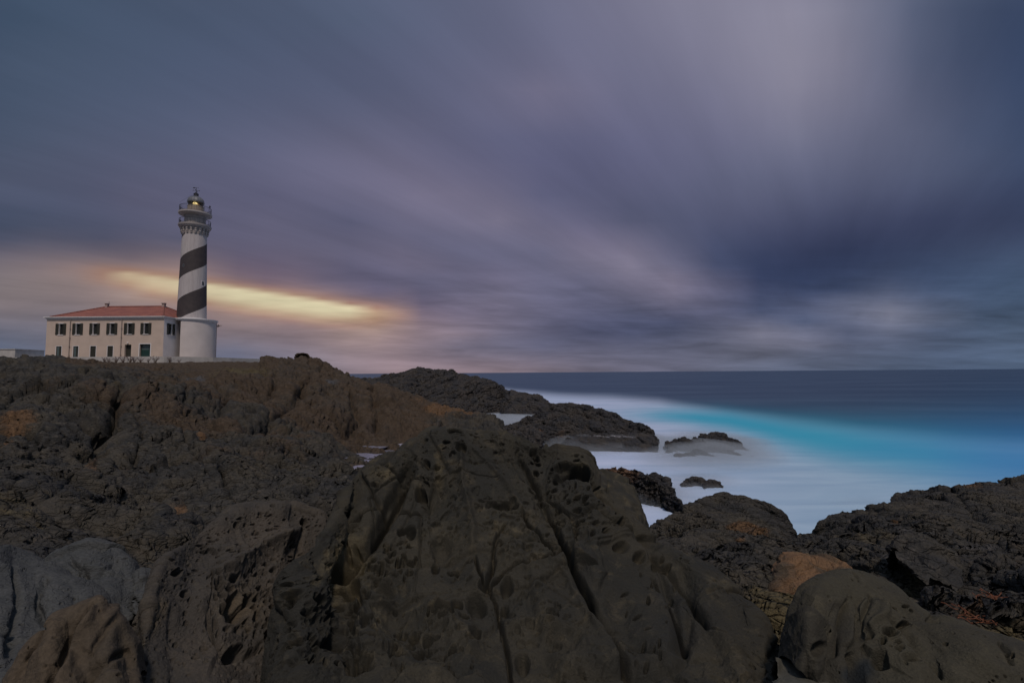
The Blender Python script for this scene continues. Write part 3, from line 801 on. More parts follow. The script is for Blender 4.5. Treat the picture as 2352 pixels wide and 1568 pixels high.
CR = [([Z1(1345,560),Z1(1385,650),Z1(1440,700),Z1(1500,790),Z1(1545,855)], 3.5, .06),
      ([Z1(1500,560),Z1(1560,700),Z1(1600,810),Z1(1650,930),Z1(1760,1130),Z1(1870,1380),Z1(2010,1620),Z1(2060,1800)], 10, .16),
      ([Z1(1610,815),Z1(1540,860),Z1(1400,910),Z1(1240,965),Z1(1150,1060)], 4.5, .09),
      ([Z1(1190,860),Z1(1172,960),Z1(1140,1055)], 5, .09),
      ([Z1(1080,860),Z1(1105,960),Z1(1135,1060)], 3.5, .07),
      ([Z1(1260,650),Z1(1215,720),Z1(1188,800),Z1(1182,870)], 4, .05),
      ([Z1(1130,1040),Z1(1200,1110),Z1(1230,1230),Z1(1268,1400),Z1(1290,1560),Z1(1300,1800)], 4.5, .06),
      ([Z1(740,330),Z1(690,410),Z1(640,540),Z1(545,690),Z1(450,790),Z1(330,900)], 10, .12),
      ([Z1(320,740),Z1(305,830),Z1(308,930)], 3.0, .04),
      ([Z1(520,650),Z1(470,500),Z1(560,420),Z1(660,350)], 3.0, .02),
      ([Z1(1400,340),Z1(1450,450),Z1(1500,560),Z1(1530,640)], 7, .05),
      ([Z1(2050,860),Z1(2180,970),Z1(2300,1120),Z1(2420,1300)], 8, .07),
      ([Z1(1330,240),Z1(1380,300),Z1(1450,420)], 6, .06),
      ([Z1(2080,1000),Z1(2150,1120),Z1(2230,1280),Z1(2300,1420)], 5, .06),
      ([Z1(940,1000),Z1(1000,930),Z1(1080,860)], 3, .02),
      ([Z1(420,590),Z1(390,650),Z1(340,700)], 6, .05)]
RG = [([Z1(1000,210),Z1(1000,420),Z1(1055,620),Z1(1070,800)], 9, -.045), ([Z1(1060,210),Z1(1150,290),Z1(1250,400),Z1(1352,560)], 9, -.045),
      ([Z1(1240,1260),Z1(1400,1235),Z1(1560,1290),Z1(1700,1400)], 14, -.05), ([Z1(700,1200),Z1(860,1180),Z1(1000,1080)], 8, -.03),
      ([Z1(1210,1050),Z1(1290,960),Z1(1500,880),Z1(1600,960),Z1(1760,1240),Z1(1880,1500)], 8, -.035)]
PT = [(*Z1(1650,350), 30, 17, .13), (*Z1(1590,310), 22, 14, .09), (*Z1(1710,370), 20, 12, .07), (*Z1(1560,380), 14, 9, .05), (*Z1(1000,245), 12, 9, .07), (*Z1(862,322), 6, 4.5, .05), (*Z1(912,212), 8, 5, .05), (*Z1(980,135), 15, 6, .07),
      (*Z1(772,480), 10, 13, .08), (*Z1(805,315), 7, 8, .06), (*Z1(1250,545), 28, 8, .06), (*Z1(1265,1045), 12, 13, .06), (*Z1(1250,1150), 9, 11, .05), (*Z1(380,1010), 18, 17, .09), (*Z1(555,1060), 24, 17, .08),
      (*Z1(860,915), 9, 12, .05), (*Z1(965,935), 12, 5, .05), (*Z1(885,790), 22, 26, .035), (*Z1(680,690), 16, 10, .07), (*Z1(720,720), 10, 14, .07), (*Z1(1900,810), 14, 11, .06), (*Z1(1995,880), 14, 12, .07),
      (*Z1(2100,950), 10, 9, .05), (*Z1(1600,800), 9, 7, .08), (*Z1(1180,540), 14, 5, .03), (*Z1(900,1210), 22, 9, .07), (*Z1(970,1180), 12, 10, .07), (*Z1(1090,1160), 22, 20, .07), (*Z1(640,1440), 24, 17, .08),
      (*Z1(290,1340), 26, 18, .09), (*Z1(850,1230), 8, 6, .05), (*Z1(1085,1310), 14, 12, .06), (*Z1(815,1350), 11, 9, .06), (*Z1(1350,1450), 14, 18, .05), (*Z1(1580,1350), 40, 26, .05), (*Z1(420,1540), 26, 16, .08), (*Z1(520,420), 10, 5, .04),
      (*Z1(1140,1060), 14, 10, .10), (*Z1(1060,900), 8, 5, .03), (*Z1(840,480), 30, 30, .03), (*Z1(330,580), 6, 14, .03), (*Z1(1380,1000), 8, 4, .02), (*Z1(1500,780), 8, 6, .05)]
for (rr, n_, x0, x1, y0, y1, lo, hi) in ((3, 70, 300, 740, 760, 1000, 3, 8), (4, 80, 0, 460, 1000, 1560, 4, 11), (5, 60, 400, 1080, 1200, 1560, 4, 10), (6, 50, 1450, 1900, 420, 720, 3, 8), (8, 26, 1380, 1700, 180, 480, 3, 8), (9, 30, 1900, 2300, 850, 1500, 3, 8), (12, 16, 760, 1050, 200, 700, 2.5, 5)):
    r_ = random.Random(rr)
    for k in range(n_):
        s_ = r_.uniform(lo, hi); a_ = r_.uniform(.7, 1.8)
        PT.append((*Z1(r_.uniform(x0, x1), r_.uniform(y0, y1)), s_ * a_ * .8, s_ / a_ * .95, .010 + .0055 * s_))
def disp_c(p, fx, fy):
    p = p.astype(np.float32)
    wx = fbm(p * 4.0, 3, 60) * 9; wy = fbm(p * 4.0, 3, 66) * 9
    sc_ = np.clip(p[:, 1] / 4.0, .5, 1.4)
    gx, gy = fx + wx, fy + wy
    h = .13 * fbm(p * 1.0, 3, 70) + .022 * fbm(p * 3.0, 3, 74, ridged=True) + .008 * fbm(p * 12, 4, 77)
    v = vor((p @ rotmat(.7, -.4, .9).T) * np.array([1.1, .8, 1.3], np.float32), 15)
    e = v[:, 1] - v[:, 0]
    h = h + .06 * ((v[:, 2] - .5) * .6 + v[:, 3] * 1.1) * sstep(e, 0, .07) - .03 * np.exp(-(e / .018) ** 2)
    v = vor((p + fbm(p * 3, 2, 57)[:, None] * .05) * np.array([3.2, 2.6, 3.2], np.float32), 25)
    h = h + .014 * ((v[:, 2] - .5) + v[:, 3]) * sstep(v[:, 1] - v[:, 0], 0, .1)
    pm = sstep(fbm(p * .9, 3, 88), -.25, .3)
    for sc2, a_, th in ((8, .045, .22), (16, .028, .25), (29, .016, .28)):
        v = vor(p * sc2 + fbm(p * 5, 2, 58)[:, None] * .6, 35)
        h = h - a_ * pm * (v[:, 2] > .66) * sstep(th - v[:, 0], 0, .07)
    # planes left where blocks split away
    v = vor((p @ rotmat(.4, .3, .5).T) * np.array([1.0, .6, .8], np.float32), 5)
    h = h + .07 * ((v[:, 2] - .5) + v[:, 3] * .9) * sstep(v[:, 1] - v[:, 0], 0, .14) - .03 * np.exp(-((v[:, 1] - v[:, 0]) / .03) ** 2)
    # fluting that runs down the faces
    h = h + .006 * fbm((p * np.array([5.5, 1.1, 3.2], np.float32)), 4, 90, ridged=True)
    h = carve(h, gx, gy, [([(945,1050),(925,1110),(900,1160),(850,1250),(790,1310)], 18, .17), ([(1180,1030),(1230,1110),(1290,1200),(1380,1330),(1480,1568)], 28, .06), ([(1000,1060),(990,1150),(1010,1240),(1050,1330)], 26, .04),
                          ([(1360,1090),(1420,1180),(1500,1260)], 16, .12), ([(1560,1330),(1600,1420),(1680,1568)], 22, .07), ([(760,1330),(800,1400),(780,1500)], 30, .10), ([(930,1340),(900,1420),(960,1500)], 34, .09)], 1)
    h = carve(h, gx, gy, [([(1050,990),(1060,1110),(1085,1260),(1110,1340)], 34, -.06), ([(870,1060),(830,1150),(760,1270),(700,1400),(660,1568)], 42, -.05), ([(1260,1040),(1340,1130),(1450,1270),(1600,1400),(1700,1568)], 34, -.06),
                          ([(1150,1250),(1200,1300),(1240,1380),(1300,1568)], 40, -.05), ([(1540,1290),(1640,1370),(1720,1430)], 26, -.05), ([(980,1400),(1060,1480),(1100,1568)], 40, -.07)], 1)
    # honeycomb weathering in patches
    mk = np.maximum(sstep(fbm(p * 1.3, 3, 99), .05, .45) * .8, ell(gx, gy, [(800,1300,110,80,1),(760,1480,120,90,1),(950,1500,160,70,.9),(1320,1170,80,90,.7),(700,1420,60,100,.9)]))
    for sc2, a in ((9, .050), (17, .028)):
        v = vor(p * sc2 + fbm(p * 6, 2, 51)[:, None] * .5, 8)
        h = h - a * mk * sstep(.42 - v[:, 0], 0, .14) * (v[:, 2] > .4)
    h = carve(h, fx + wx * .35, fy + wy * .35, [(a_, b_ * .9, c_ * 1.7) for a_, b_, c_ in CR], sc_)
    h = carve(h, gx, gy, RG, sc_)
    h = h + .10 * np.exp(-((fx - 1050) / 75) ** 2 - ((fy - 1010) / 40) ** 2) - .09 * np.exp(-((fx - 1240) / 70) ** 2 - ((fy - 1030) / 30) ** 2)
    h = pits(h, gx, gy, PT)
    h = h + .005 * fbm(p * 40, 3, 80, ridged=True)
    return h
def attr_c(p, fx, fy):
    oc = ell(fx, fy, [(800,1290,70,70,.9),(720,1330,60,80,.35),(870,1080,70,50,.5),(1150,1220,60,60,.45),(1010,1080,20,60,.6),(900,1440,120,70,.4),(1660,1350,60,30,.5),(1330,1060,60,14,.5)])
    dk = ell(fx, fy, [(1300,1085,90,60,.5),(1550,1470,90,120,.5),(960,1180,60,60,.3)])
    return dict(ochre=oc, dark=dk)
net_rock('boulder', rows, M_sand, 1250, 900, disp_c, 'huge cracked brown boulder with pits and hollows filling the middle foreground', 'boulder', attrs=attr_c)

# ---- pitted boulder left of it
cx_ = [318, 340, 356, 378, 430, 480, 522, 580, 640, 684, 720, 756, 790]
cyy = [1500, 1390, 1330, 1291, 1245, 1208, 1181, 1172, 1168, 1166, 1180, 1200, 1270]
cdd = [3.0, 3.2, 3.4, 3.6, 4.0, 4.3, 4.5, 4.75, 4.9, 5.1, 5.2, 5.2, 5.2]
fxx = [270, 290, 310, 340, 390, 440, 490, 545, 600, 640, 680, 720, 760]
rows = []
for t in (0, .2, .4, .6, .78, .92, 1):
    row = []
    for i, (x, y, d_, fx_) in enumerate(zip(cx_, cyy, cdd, fxx)):
        d1 = lerp(2.45 + max(0, i - 6) * .22, d_, t ** 1.05) + (.25 if i in (0, 12) else 0)
        row.append((lerp(fx_, x, t ** .8), lerp(1720, y, t), d1))
    rows.append(row)
cr = rows[-1]
for s, dz_ in ((0.25, 0.08), (0.6, 0.5), (.9, 1.4)):
    row = []
    for c in cr:
        w = P(*c); d2 = c[2] + s
        w2 = np.array([w[0] * (1 + (d2 / w[1] - 1) * 0.7), d2, w[2] - dz_]); a, b_ = proj(w2[None]); row.append((a[0], b_[0], d2))
    rows.append(row)
def Z8(u, v): return (u * .36, 1128.9 + v * .36)
PT2 = [(*Z8(1500,215), 6, 5, .05), (*Z8(1940,195), 8, 9, .06), (*Z8(1545,730), 13, 10, .07), (*Z8(1445,740), 12, 12, .07), (*Z8(1340,600), 7, 12, .05), (*Z8(1480,800), 22, 16, .07), (*Z8(1520,1010), 16, 12, .06), (*Z8(1130,690), 9, 8, .05), (*Z8(1090,540), 9, 8, .04), (*Z8(1390,720), 6, 5, .04)]
r_ = random.Random(21)
for k in range(75):
    PT2.append((*Z8(r_.uniform(1050, 1900), r_.uniform(160, 620)), r_.uniform(3, 8), r_.uniform(1.8, 3.2), r_.uniform(.015, .035)))
for k in range(70):
    PT2.append((*Z8(r_.uniform(1320, 1780), r_.uniform(480, 1000)), r_.uniform(3, 8), r_.uniform(3, 6.5), r_.uniform(.02, .05)))
CR2 = [([Z8(1945,200),Z8(1600,370),Z8(1460,450),Z8(1350,580),Z8(1310,800),Z8(1380,980),Z8(1460,1060)], 3, .02),
       ([Z8(1950,210),Z8(1900,420),Z8(1880,500)], 5, .06), ([Z8(1290,820),Z8(1360,940),Z8(1480,1050),Z8(1650,1010)], 9, .06), ([Z8(1040,760),Z8(1070,950),Z8(1110,1200)], 12, .02)]
RG2 = [([Z8(1930,230),Z8(1620,400),Z8(1490,480),Z8(1390,600)], 7, -.035)]
def disp_l(p, fx, fy):
    p = p.astype(np.float32)
    gx = fx + fbm(p * 5, 3, 160) * 6; gy = fy + fbm(p * 5, 3, 166) * 6
    h = .08 * fbm(p * 1.3, 3, 170) + .018 * fbm(p * 3.6, 3, 174, ridged=True) + .008 * fbm(p * 12, 4, 177) + .005 * fbm(p * 40, 3, 178, ridged=True)
    for sc2, a_, th in ((10, .042, .24), (19, .028, .27), (32, .016, .28)):
        v = vor((p @ rotmat(0, .5, 0).T) * np.array([sc2 * .45, sc2, sc2 * 1.1], np.float32) + fbm(p * 5, 2, 58)[:, None] * .4, 45)
        h = h - a_ * (v[:, 2] > .5) * sstep(th - v[:, 0], 0, .07)
    v = vor((p @ rotmat(.7, -.4, .9).T) * 1.2, 16); e = v[:, 1] - v[:, 0]
    h = h + .05 * ((v[:, 2] - .5) * .5 + v[:, 3]) * sstep(e, 0, .07)
    mk = ell(gx, gy, [(560,1390,75,80,1),(600,1470,60,60,.9),(500,1290,120,60,.35)])
    for sc2, a in ((12, .032), (23, .02)):
        v = vor(p * sc2, 9); h = h - a * mk * sstep(.5 - v[:, 0], 0, .3)
    h = carve(h, gx, gy, CR2, 1); h = carve(h, gx, gy, RG2, 1)
    h = carve(h, gx, gy, [([Z8(1930,230),Z8(1620,400),Z8(1400,560),Z8(1250,760)], 34, -.09), ([Z8(1350,1100),Z8(1550,1180)], 50, .05)], 1); h = pits(h, gx, gy, PT2)
    return h
def attr_l(p, fx, fy):
    return dict(ochre=ell(fx, fy, [(560,1400,80,80,.6),(350,1420,30,60,.6)]), dark=ell(fx, fy, [(570,1545,80,30,.4)]))
net_rock('boulder', rows, M_sand2, 520, 560, disp_l, 'grey boulder with rows of small black pits, left of the huge cracked boulder', 'boulder', attrs=attr_l)

def disp_small(seed, a=.05, fr=2.0, strat=0.0, lines=(), pts=()):
    def f(p, fx, fy):
        p = p.astype(np.float32)
        gx = fx + fbm(p * 5, 3, seed + 60) * 6; gy = fy + fbm(p * 5, 3, seed + 66) * 6
        h = a * 1.5 * fbm(p * fr, 3, seed) + a * .35 * fbm(p * fr * 2.6, 3, seed + 4, ridged=True) + .006 * fbm(p * 18, 4, seed + 8, ridged=True)
        v = vor((p @ rotmat(.3, .5, .2).T) * fr * .8, seed)
        h = h + a * 1.2 * ((v[:, 2] - .5) + v[:, 3]) * sstep(v[:, 1] - v[:, 0], 0, .08)
        for sc2, a_, th in ((12, .03, .2), (24, .02, .22)):
            vq = vor(p * sc2, seed + 3); h = h - a_ * (vq[:, 2] > .72) * sstep(th - vq[:, 0], 0, .1)
        if strat:
            q = (p @ rotmat(.35, -.5, 0).T)
            h = h + strat * fbm(q * np.array([2, 2, 26], np.float32), 3, seed + 12, ridged=True)
        h = carve(h, gx, gy, lines, 1); h = pits(h, gx, gy, pts)
        return h
    return f
def simple(name, crest, foot, mat, nu, nv, dsp, label, cat='rock', back=.6, bz=1.0, bulge=.2, group=None, attrs=None, seed=0, rough=.02, nmid=3):
    return net_rock(name, auto_rows(crest, foot, bulge, back, bz, nmid, seed, rough), mat, nu, nv, dsp, label, cat, group, attrs)

# right-hand boulder
crest = [(1838,1540,2.9),(1849,1470,3.0),(1856,1415,3.1),(1874,1362,3.3),(1907,1329,3.5),(1950,1314,3.6),(2003,1329,3.6),(2065,1360,3.5),(2110,1400,3.4),(2153,1430,3.3),(2219,1452,3.2),(2300,1480,3.1),(2380,1510,3.0),(2450,1580,3.0)]
foot = [(1890,1640,3.1),(1897,1720,2.8),(1905,1740,2.65),(1925,1740,2.55),(1960,1740,2.5),(2010,1740,2.45),(2080,1740,2.4),(2150,1740,2.4),(2210,1740,2.4),(2270,1740,2.4),(2340,1740,2.4),(2420,1740,2.4),(2500,1740,2.4),(2560,1740,2.6)]
def Z5(u, v): return ((1900 + u / 3.92) / 1.063, (1340 + v / 3.92) / 1.063)
L5 = [([Z5(1000,720),Z5(1200,880),Z5(1350,1050),Z5(1500,1200),Z5(1600,1282)], 7, .06), ([Z5(640,480),Z5(570,750),Z5(520,1000)], 9, .05), ([Z5(900,420),Z5(850,620),Z5(780,850)], 9, .04),
      ([Z5(700,560),Z5(640,800),Z5(600,960)], 8, -.03), ([Z5(960,430),Z5(980,700),Z5(900,880),Z5(740,950)], 9, -.035), ([Z5(640,1000),Z5(720,1150),Z5(760,1282)], 12, .08), ([Z5(2100,940),Z5(2180,1040),Z5(2220,1160)], 6, .04), ([Z5(1420,650),Z5(1540,720)], 6, .05)]
P5 = [(*Z5(1045,880), 11, 11, .08), (*Z5(1010,990), 5, 9, .06), (*Z5(1135,975), 6, 5, .05), (*Z5(1165,1030), 8, 6, .05), (*Z5(1150,765), 10, 7, .05), (*Z5(1225,745), 9, 6, .03), (*Z5(1215,660), 4, 3.5, .03), (*Z5(1230,545), 7, 3.5, .03), (*Z5(1280,580), 4, 3, .03), (*Z5(1075,520), 6, 5, .02),
      (*Z5(1270,1100), 14, 7, .05), (*Z5(2245,1070), 5, 5, .03), (*Z5(980,1130), 20, 14, .04), (*Z5(860,920), 16, 12, .03), (*Z5(350,960), 12, 18, .03), (*Z5(1640,990), 8, 4, .015)]
simple('boulder', crest, foot, M_olive, 620, 480, disp_small(300, .045, 1.6, 0, L5, P5), 'smooth dome shaped olive boulder with a few black holes at the lower right', 'boulder', back=.8, bz=1.1, bulge=.1,
       attrs=lambda p, fx, fy: dict(dark=ell(fx, fy, [(1975,1550,60,40,.8),(1925,1420,20,60,.25)])))

# brown boulder, lower left
crest = [(-10,1600,2.5),(11,1556,2.5),(36,1522,2.5),(75,1470,2.55),(108,1440,2.6),(122,1412,2.65),(160,1392,2.7),(202,1375,2.75),(230,1370,2.75),(259,1406,2.75),(284,1449,2.7),(313,1478,2.7),(325,1540,2.7)]
foot = [(-60,1700,2.4),(-30,1740,2.3),(0,1740,2.2),(40,1740,2.15),(80,1740,2.15),(120,1740,2.1),(160,1740,2.1),(200,1740,2.1),(240,1740,2.1),(270,1740,2.15),(300,1740,2.2),(325,1740,2.25),(340,1700,2.5)]
L3 = [([(228,1375),(180,1440),(150,1500),(120,1568)], 9, .05), ([(222,1380),(200,1440),(160,1520),(130,1600)], 9, -.04), ([(300,1490),(230,1530),(180,1600)], 7, .04), ([(262,1420),(220,1480),(200,1510)], 8, .03), ([(110,1440),(90,1480),(60,1520)], 5, .03)]
simple('boulder', crest, foot, M_brown, 420, 340, disp_small(340, .04, 1.8, 0, L3), 'warm brown boulder with ridged faces in the bottom left corner', 'boulder', back=.5, bz=.9, bulge=.1)
# blue grey stones
simple('boulder', [(-120,1330,3.4),(-60,1275,3.7),(0,1262,3.9),(30,1275,4.0),(80,1300,4.0),(130,1330,3.9),(175,1355,3.8),(215,1385,3.6),(235,1440,3.3)],
       [(-160,1700,2.6),(-80,1720,2.4),(0,1720,2.3),(30,1720,2.3),(80,1700,2.4),(130,1660,2.5),(170,1620,2.7),(205,1560,2.9),(240,1520,3.1)], M_blue, 420, 380,
       disp_small(360, .05, 1.6, .006, [([(28,1300),(40,1400),(20,1500)], 10, .06), ([(110,1330),(85,1390),(100,1440)], 8, .05)]), 'blue grey boulder at the left edge behind the warm brown boulder', 'boulder', back=.7)
simple('rock', [(70,1330,4.6),(92,1298,4.7),(144,1269,4.8),(202,1252,4.9),(252,1269,4.9),(280,1298,4.8),(299,1332,4.7),(308,1385,4.5)],
       [(100,1400,4.3),(120,1430,4.1),(160,1450,4.0),(205,1450,3.9),(245,1450,3.9),(275,1445,3.95),(298,1440,4.0),(315,1430,4.2)], M_blue, 260, 220,
       disp_small(380, .045, 2.0, .007, [([(165,1290),(200,1330),(215,1370)], 5, .05), ([(210,1340),(250,1320),(262,1328)], 5, .03)]), 'blue grey layered rock with a rounded back, left of the grey pitted boulder', 'rock', back=.5)
simple('rock', [(300,1345,4.6),(306,1325,4.65),(325,1310,4.7),(345,1311,4.7),(365,1325,4.6),(372,1350,4.5)], [(302,1372,4.4),(310,1378,4.3),(325,1382,4.25),(345,1382,4.25),(362,1378,4.3),(374,1370,4.4)], M_blue, 90, 80,
       disp_small(390, .02, 4, .005), 'small round blue grey stone touching the left side of the grey pitted boulder', 'rock', back=.25, bz=.4, group=None)
simple('rock', [(306,1385,4.3),(315,1367,4.35),(332,1362,4.4),(348,1370,4.35),(358,1390,4.25)], [(308,1400,4.2),(315,1408,4.1),(332,1412,4.05),(348,1408,4.1),(360,1402,4.2)], M_blue, 80, 70,
       disp_small(395, .02, 4, .005), 'smallest round stone below its twin, beside the left foot of the grey pitted boulder', 'rock', back=.2, bz=.35)
# orange rock
simple('rock', [(1778,1335,6.2),(1783,1312,6.3),(1803,1282,6.5),(1832,1274,6.6),(1870,1279,6.6),(1905,1290,6.5),(1950,1312,6.3),(1985,1345,6.1)],
       [(1785,1372,5.9),(1795,1378,5.7),(1815,1395,5.5),(1845,1400,5.4),(1875,1400,5.4),(1910,1400,5.4),(1950,1400,5.4),(1990,1390,5.6)], M_orange, 260, 200,
       lambda p, fx, fy: slate_disp(p * 2.6, None, .30, 410, (R(8), R(18), 0), True, .5) * 1.0 - .02, 'orange brown block of rock behind the smooth olive boulder', 'rock', back=.6, bz=.8)
# pale slab
simple('rock', [(1780,1512,3.2),(1795,1503,3.3),(1830,1499,3.35),(1865,1503,3.3),(1895,1515,3.2)], [(1790,1640,2.6),(1810,1650,2.5),(1840,1650,2.5),(1870,1650,2.5),(1915,1640,2.6)], M_pale, 120, 120,
       disp_small(420, .02, 2.5, .004), 'pale grey flat slab wedged at the foot of the smooth olive boulder', 'rock', back=.3, bz=.5)
# dark slabs on the right shore
simple('rock', [(2055,1265,7.0),(2075,1252,7.2),(2110,1240,7.4),(2150,1252,7.4),(2185,1275,7.2),(2200,1300,7.0)], [(2062,1292,6.7),(2090,1315,6.4),(2125,1335,6.2),(2158,1345,6.1),(2190,1345,6.1),(2215,1335,6.3)], M_slate, 160, 120,
       disp_small(430, .08, 1.8, .03), 'dark layered slab sticking out of the right shore above the smooth olive boulder', 'rock', back=.6, bz=.5, attrs=lambda p, fx, fy: dict(grey=np.full(fx.shape, .2), rust=fx*0, soil=fx*0, ochre=fx*0))
# block attached behind the main boulder, with its long flank down to the water
simple('rock', [(1340,1075,8.2),(1370,1082,8.2),(1400,1092,8.2),(1430,1100,8.1),(1452,1110,8.0),(1462,1150,7.6),(1478,1205,7.0),(1500,1255,6.4)],
       [(1340,1200,6.5),(1370,1210,6.4),(1400,1225,6.2),(1425,1240,6.0),(1445,1260,5.8),(1460,1275,5.6),(1480,1300,5.4),(1505,1320,5.3)], M_sand, 240, 220,
       disp_small(440, .09, 1.3, .012), 'brown block right behind the shoulder of the huge cracked boulder, dropping to the white water', 'rock', back=1.0, bz=2.5, attrs=lambda p, fx, fy: dict(ochre=np.full(fx.shape, .35), dark=fx * 0))

# ---- rocks in and beside the water
def disp_sl(seed, amp, lump=1.0, tilt=STR, shrink=1.0):
    def f(p, fx, fy):
        h = slate_disp(p * shrink, None, amp * 1.7, seed, tilt, True, lump * .55)
        return h - h.mean() + amp * .05
    return f
def att(rust=(), pale=()):
    def f(p, fx, fy):
        return dict(rust=ell(fx, fy, rust) if rust else fx * 0, pale=ell(fx, fy, pale) if pale else fx * 0)
    return f
def sea_rock(name, crest, mat, nu, nv, label, seed, amp=.5, depth=3.0, cat='rock', back=3.0, rust=(), lump=.8, tilt=STR, foot_up=0.0, shrink=1.0, foots=None, pale=(), bulge=.1):
    """crest given as (px,py,d); feet run down to just under the water in front"""
    foot = []
    for i, (x, y, d_) in enumerate(crest):
        dfo = d_ - (foots[i] if foots else depth)
        w = P(x, y, d_); X = w[0] * dfo / d_
        a, b_ = proj(np.array([[X, dfo, -0.5]])); foot.append((a[0], b_[0], dfo))
    zs = max(P(*c)[2] for c in crest)
    return net_rock(name, auto_rows(crest, foot, bulge, back, zs + 1.2, 3, seed, .004), mat, nu, nv, disp_sl(seed, amp, lump, tilt, shrink), label, cat, None, att(rust, pale), bed=min(1.6, amp * 2), tilt=tilt)

# far ridge beyond the slope
sea_rock('rock_ridge', [(820,880,96),(870,874,96),(900,868,95),(935,858,94),(962,852,94),(1000,857,93),(1040,866,92),(1080,873,92),(1120,882,91),(1150,895,90),(1165,912,88),(1175,935,86)],
         M_black, 520, 260, 'long dark ridge of slanting rock reaching into the sea beyond the brown slope', 501, .75, 16, back=8, lump=.9, cat='ridge', foots=[20]*4+[12,11,10,9,8,6,4,2], tilt=(R(20), R(32), R(-10)))
sea_rock('rock', [(1150,930,82),(1165,915,84),(1200,908,84),(1240,912,83),(1262,925,82),(1285,942,80)], M_black, 240, 120, 'low tongue of dark rock at the seaward end of the far ridge', 511, .6, 5, back=4, lump=.6)
sea_rock('rock', [(1262,945,84),(1275,930,86),(1290,928,86),(1310,930,86),(1330,942,84)], M_black, 90, 50, 'low wet rock just off the tip of the far ridge', 513, .3, 2, back=2, lump=.4)
sea_rock('rock', [(1160,905,112),(1175,899,112),(1200,904,112),(1225,910,110),(1245,914,108)], M_black, 90, 40, 'faint line of rock behind the end of the far ridge', 514, .4, 3, back=2, lump=.4)
sea_rock('rock', [(1228,952,80),(1236,946,80.5),(1246,945,80.5),(1256,953,80)], M_black, 50, 40, 'single small stone in the pale inlet below the far ridge', 515, .3, .8, back=.8, lump=.8, shrink=3)
# the large sea stack right of centre
sea_rock('sea_rock', [(1188,1015,47),(1200,985,48.5),(1215,972,50),(1245,958,51),(1285,941,52),(1320,938,52),(1345,942,52),(1380,943,52),(1410,955,51),(1440,972,50),(1465,985,49),(1490,1005,47),(1508,1022,46)],
         M_black, 460, 260, 'large dark mound of rock standing in the misty water, brownish at its left foot', 521, .62, 6, back=3, lump=.7, shrink=1.3, rust=[(1225,1000,26,14,.8),(1290,1005,14,12,.5)], foots=[1,4,5.5,6,6.5,7,7,7,6.5,5.5,4,2.5,1])
sea_rock('sea_rock', [(1290,1020,45),(1330,1006,46),(1390,1002,46),(1440,1000,46),(1490,1003,45.5),(1510,1022,44.5)], M_black, 260, 90, 'low wet shelf of rock washed by foam along the foot of the large dark mound', 523, .35, 3.5, back=2, lump=.4, pale=[(1400,1004,90,4,.5)])
sea_rock('sea_rock', [(1150,995,52),(1170,975,54),(1205,968,55),(1235,972,54),(1250,990,52)], M_black, 130, 80, 'small dark rock between the brown shore and the large dark mound', 524, .5, 2.5, back=2, lump=.8, shrink=1.6)
sea_rock('sea_rock', [(1170,1010,40),(1195,992,41),(1215,988,41),(1235,1000,40),(1245,1020,39)], M_black, 110, 80, 'little dark rock peeping over the crest of the huge cracked boulder', 525, .4, 2.0, back=1.5, lump=.8, shrink=2.2)
# islet further right
sea_rock('sea_rock', [(1530,1028,43.5),(1540,1018,44),(1558,1011,44.3),(1572,1011,44.3),(1583,1018,44),(1594,1028,43.6)], M_black, 130, 80, 'left hump of the small islet surrounded by mist', 531, .42, 1.6, back=1.4, lump=.8, shrink=2.6)
sea_rock('sea_rock', [(1582,1032,43.8),(1596,1014,45),(1614,1006,45.6),(1636,1001,45.8),(1660,1005,45.6),(1685,1016,45),(1706,1031,44),(1730,1047,42.5)], M_black, 230, 110, 'main hump of the small islet surrounded by mist', 532, .5, 2.6, back=1.6, lump=.8, shrink=2.4)
sea_rock('sea_rock', [(1550,1050,40.5),(1575,1042,41),(1598,1037,41.2),(1620,1044,41),(1650,1054,40)], M_black, 110, 60, 'flat wet rock at the near side of the misty islet, its left one', 533, .3, 1.0, back=1.0, lump=.8, shrink=3)
sea_rock('sea_rock', [(1618,1034,42.5),(1640,1029,43),(1665,1033,42.5),(1690,1044,41.5),(1712,1056,40.5)], M_black, 110, 60, 'slanting wet rock at the near right side of the misty islet', 534, .32, 1.2, back=1.0, lump=.8, shrink=3)
sea_rock('sea_rock', [(1565,1114,30),(1580,1104,30.3),(1597,1098,30.5),(1612,1103,30.3),(1622,1112,30)], M_black, 80, 50, 'nearly drowned rock in the white water, the larger of two', 535, .2, .7, back=.6, lump=.8, shrink=4)
sea_rock('sea_rock', [(1615,1114,29.7),(1632,1104,30),(1648,1106,30),(1660,1115,29.6)], M_black, 60, 40, 'nearly drowned rock in the white water, the smaller one on the right', 536, .18, .6, back=.6, lump=.8, shrink=4)
# reddish point right behind the boulder
sea_rock('sea_rock', [(1360,1110,26),(1395,1090,27),(1420,1080,27.5),(1452,1080,27.5),(1480,1090,27),(1505,1110,26.5),(1530,1130,25.5),(1562,1152,24)],
         M_black, 260, 150, 'reddish brown point of rock sloping into the white water beside the huge cracked boulder', 541, .42, 1.3, back=1.5, lump=.8, shrink=1.6, rust=[(1420,1085,50,14,1.0),(1450,1100,40,20,.5)])
sea_rock('sea_rock', [(1478,1112,28.5),(1490,1094,29),(1505,1090,29.2),(1522,1098,29),(1540,1115,28.3)], M_black, 90, 60, 'grey wet knob of rock just behind the reddish point', 542, .3, .9, back=.8, lump=.8, shrink=3)
sea_rock('sea_rock', [(1500,1124,27),(1515,1112,27.3),(1530,1112,27.3),(1550,1126,26.8)], M_black, 70, 50, 'low foam washed rock at the seaward foot of the reddish point', 543, .24, .7, back=.7, lump=.8, shrink=3.5)
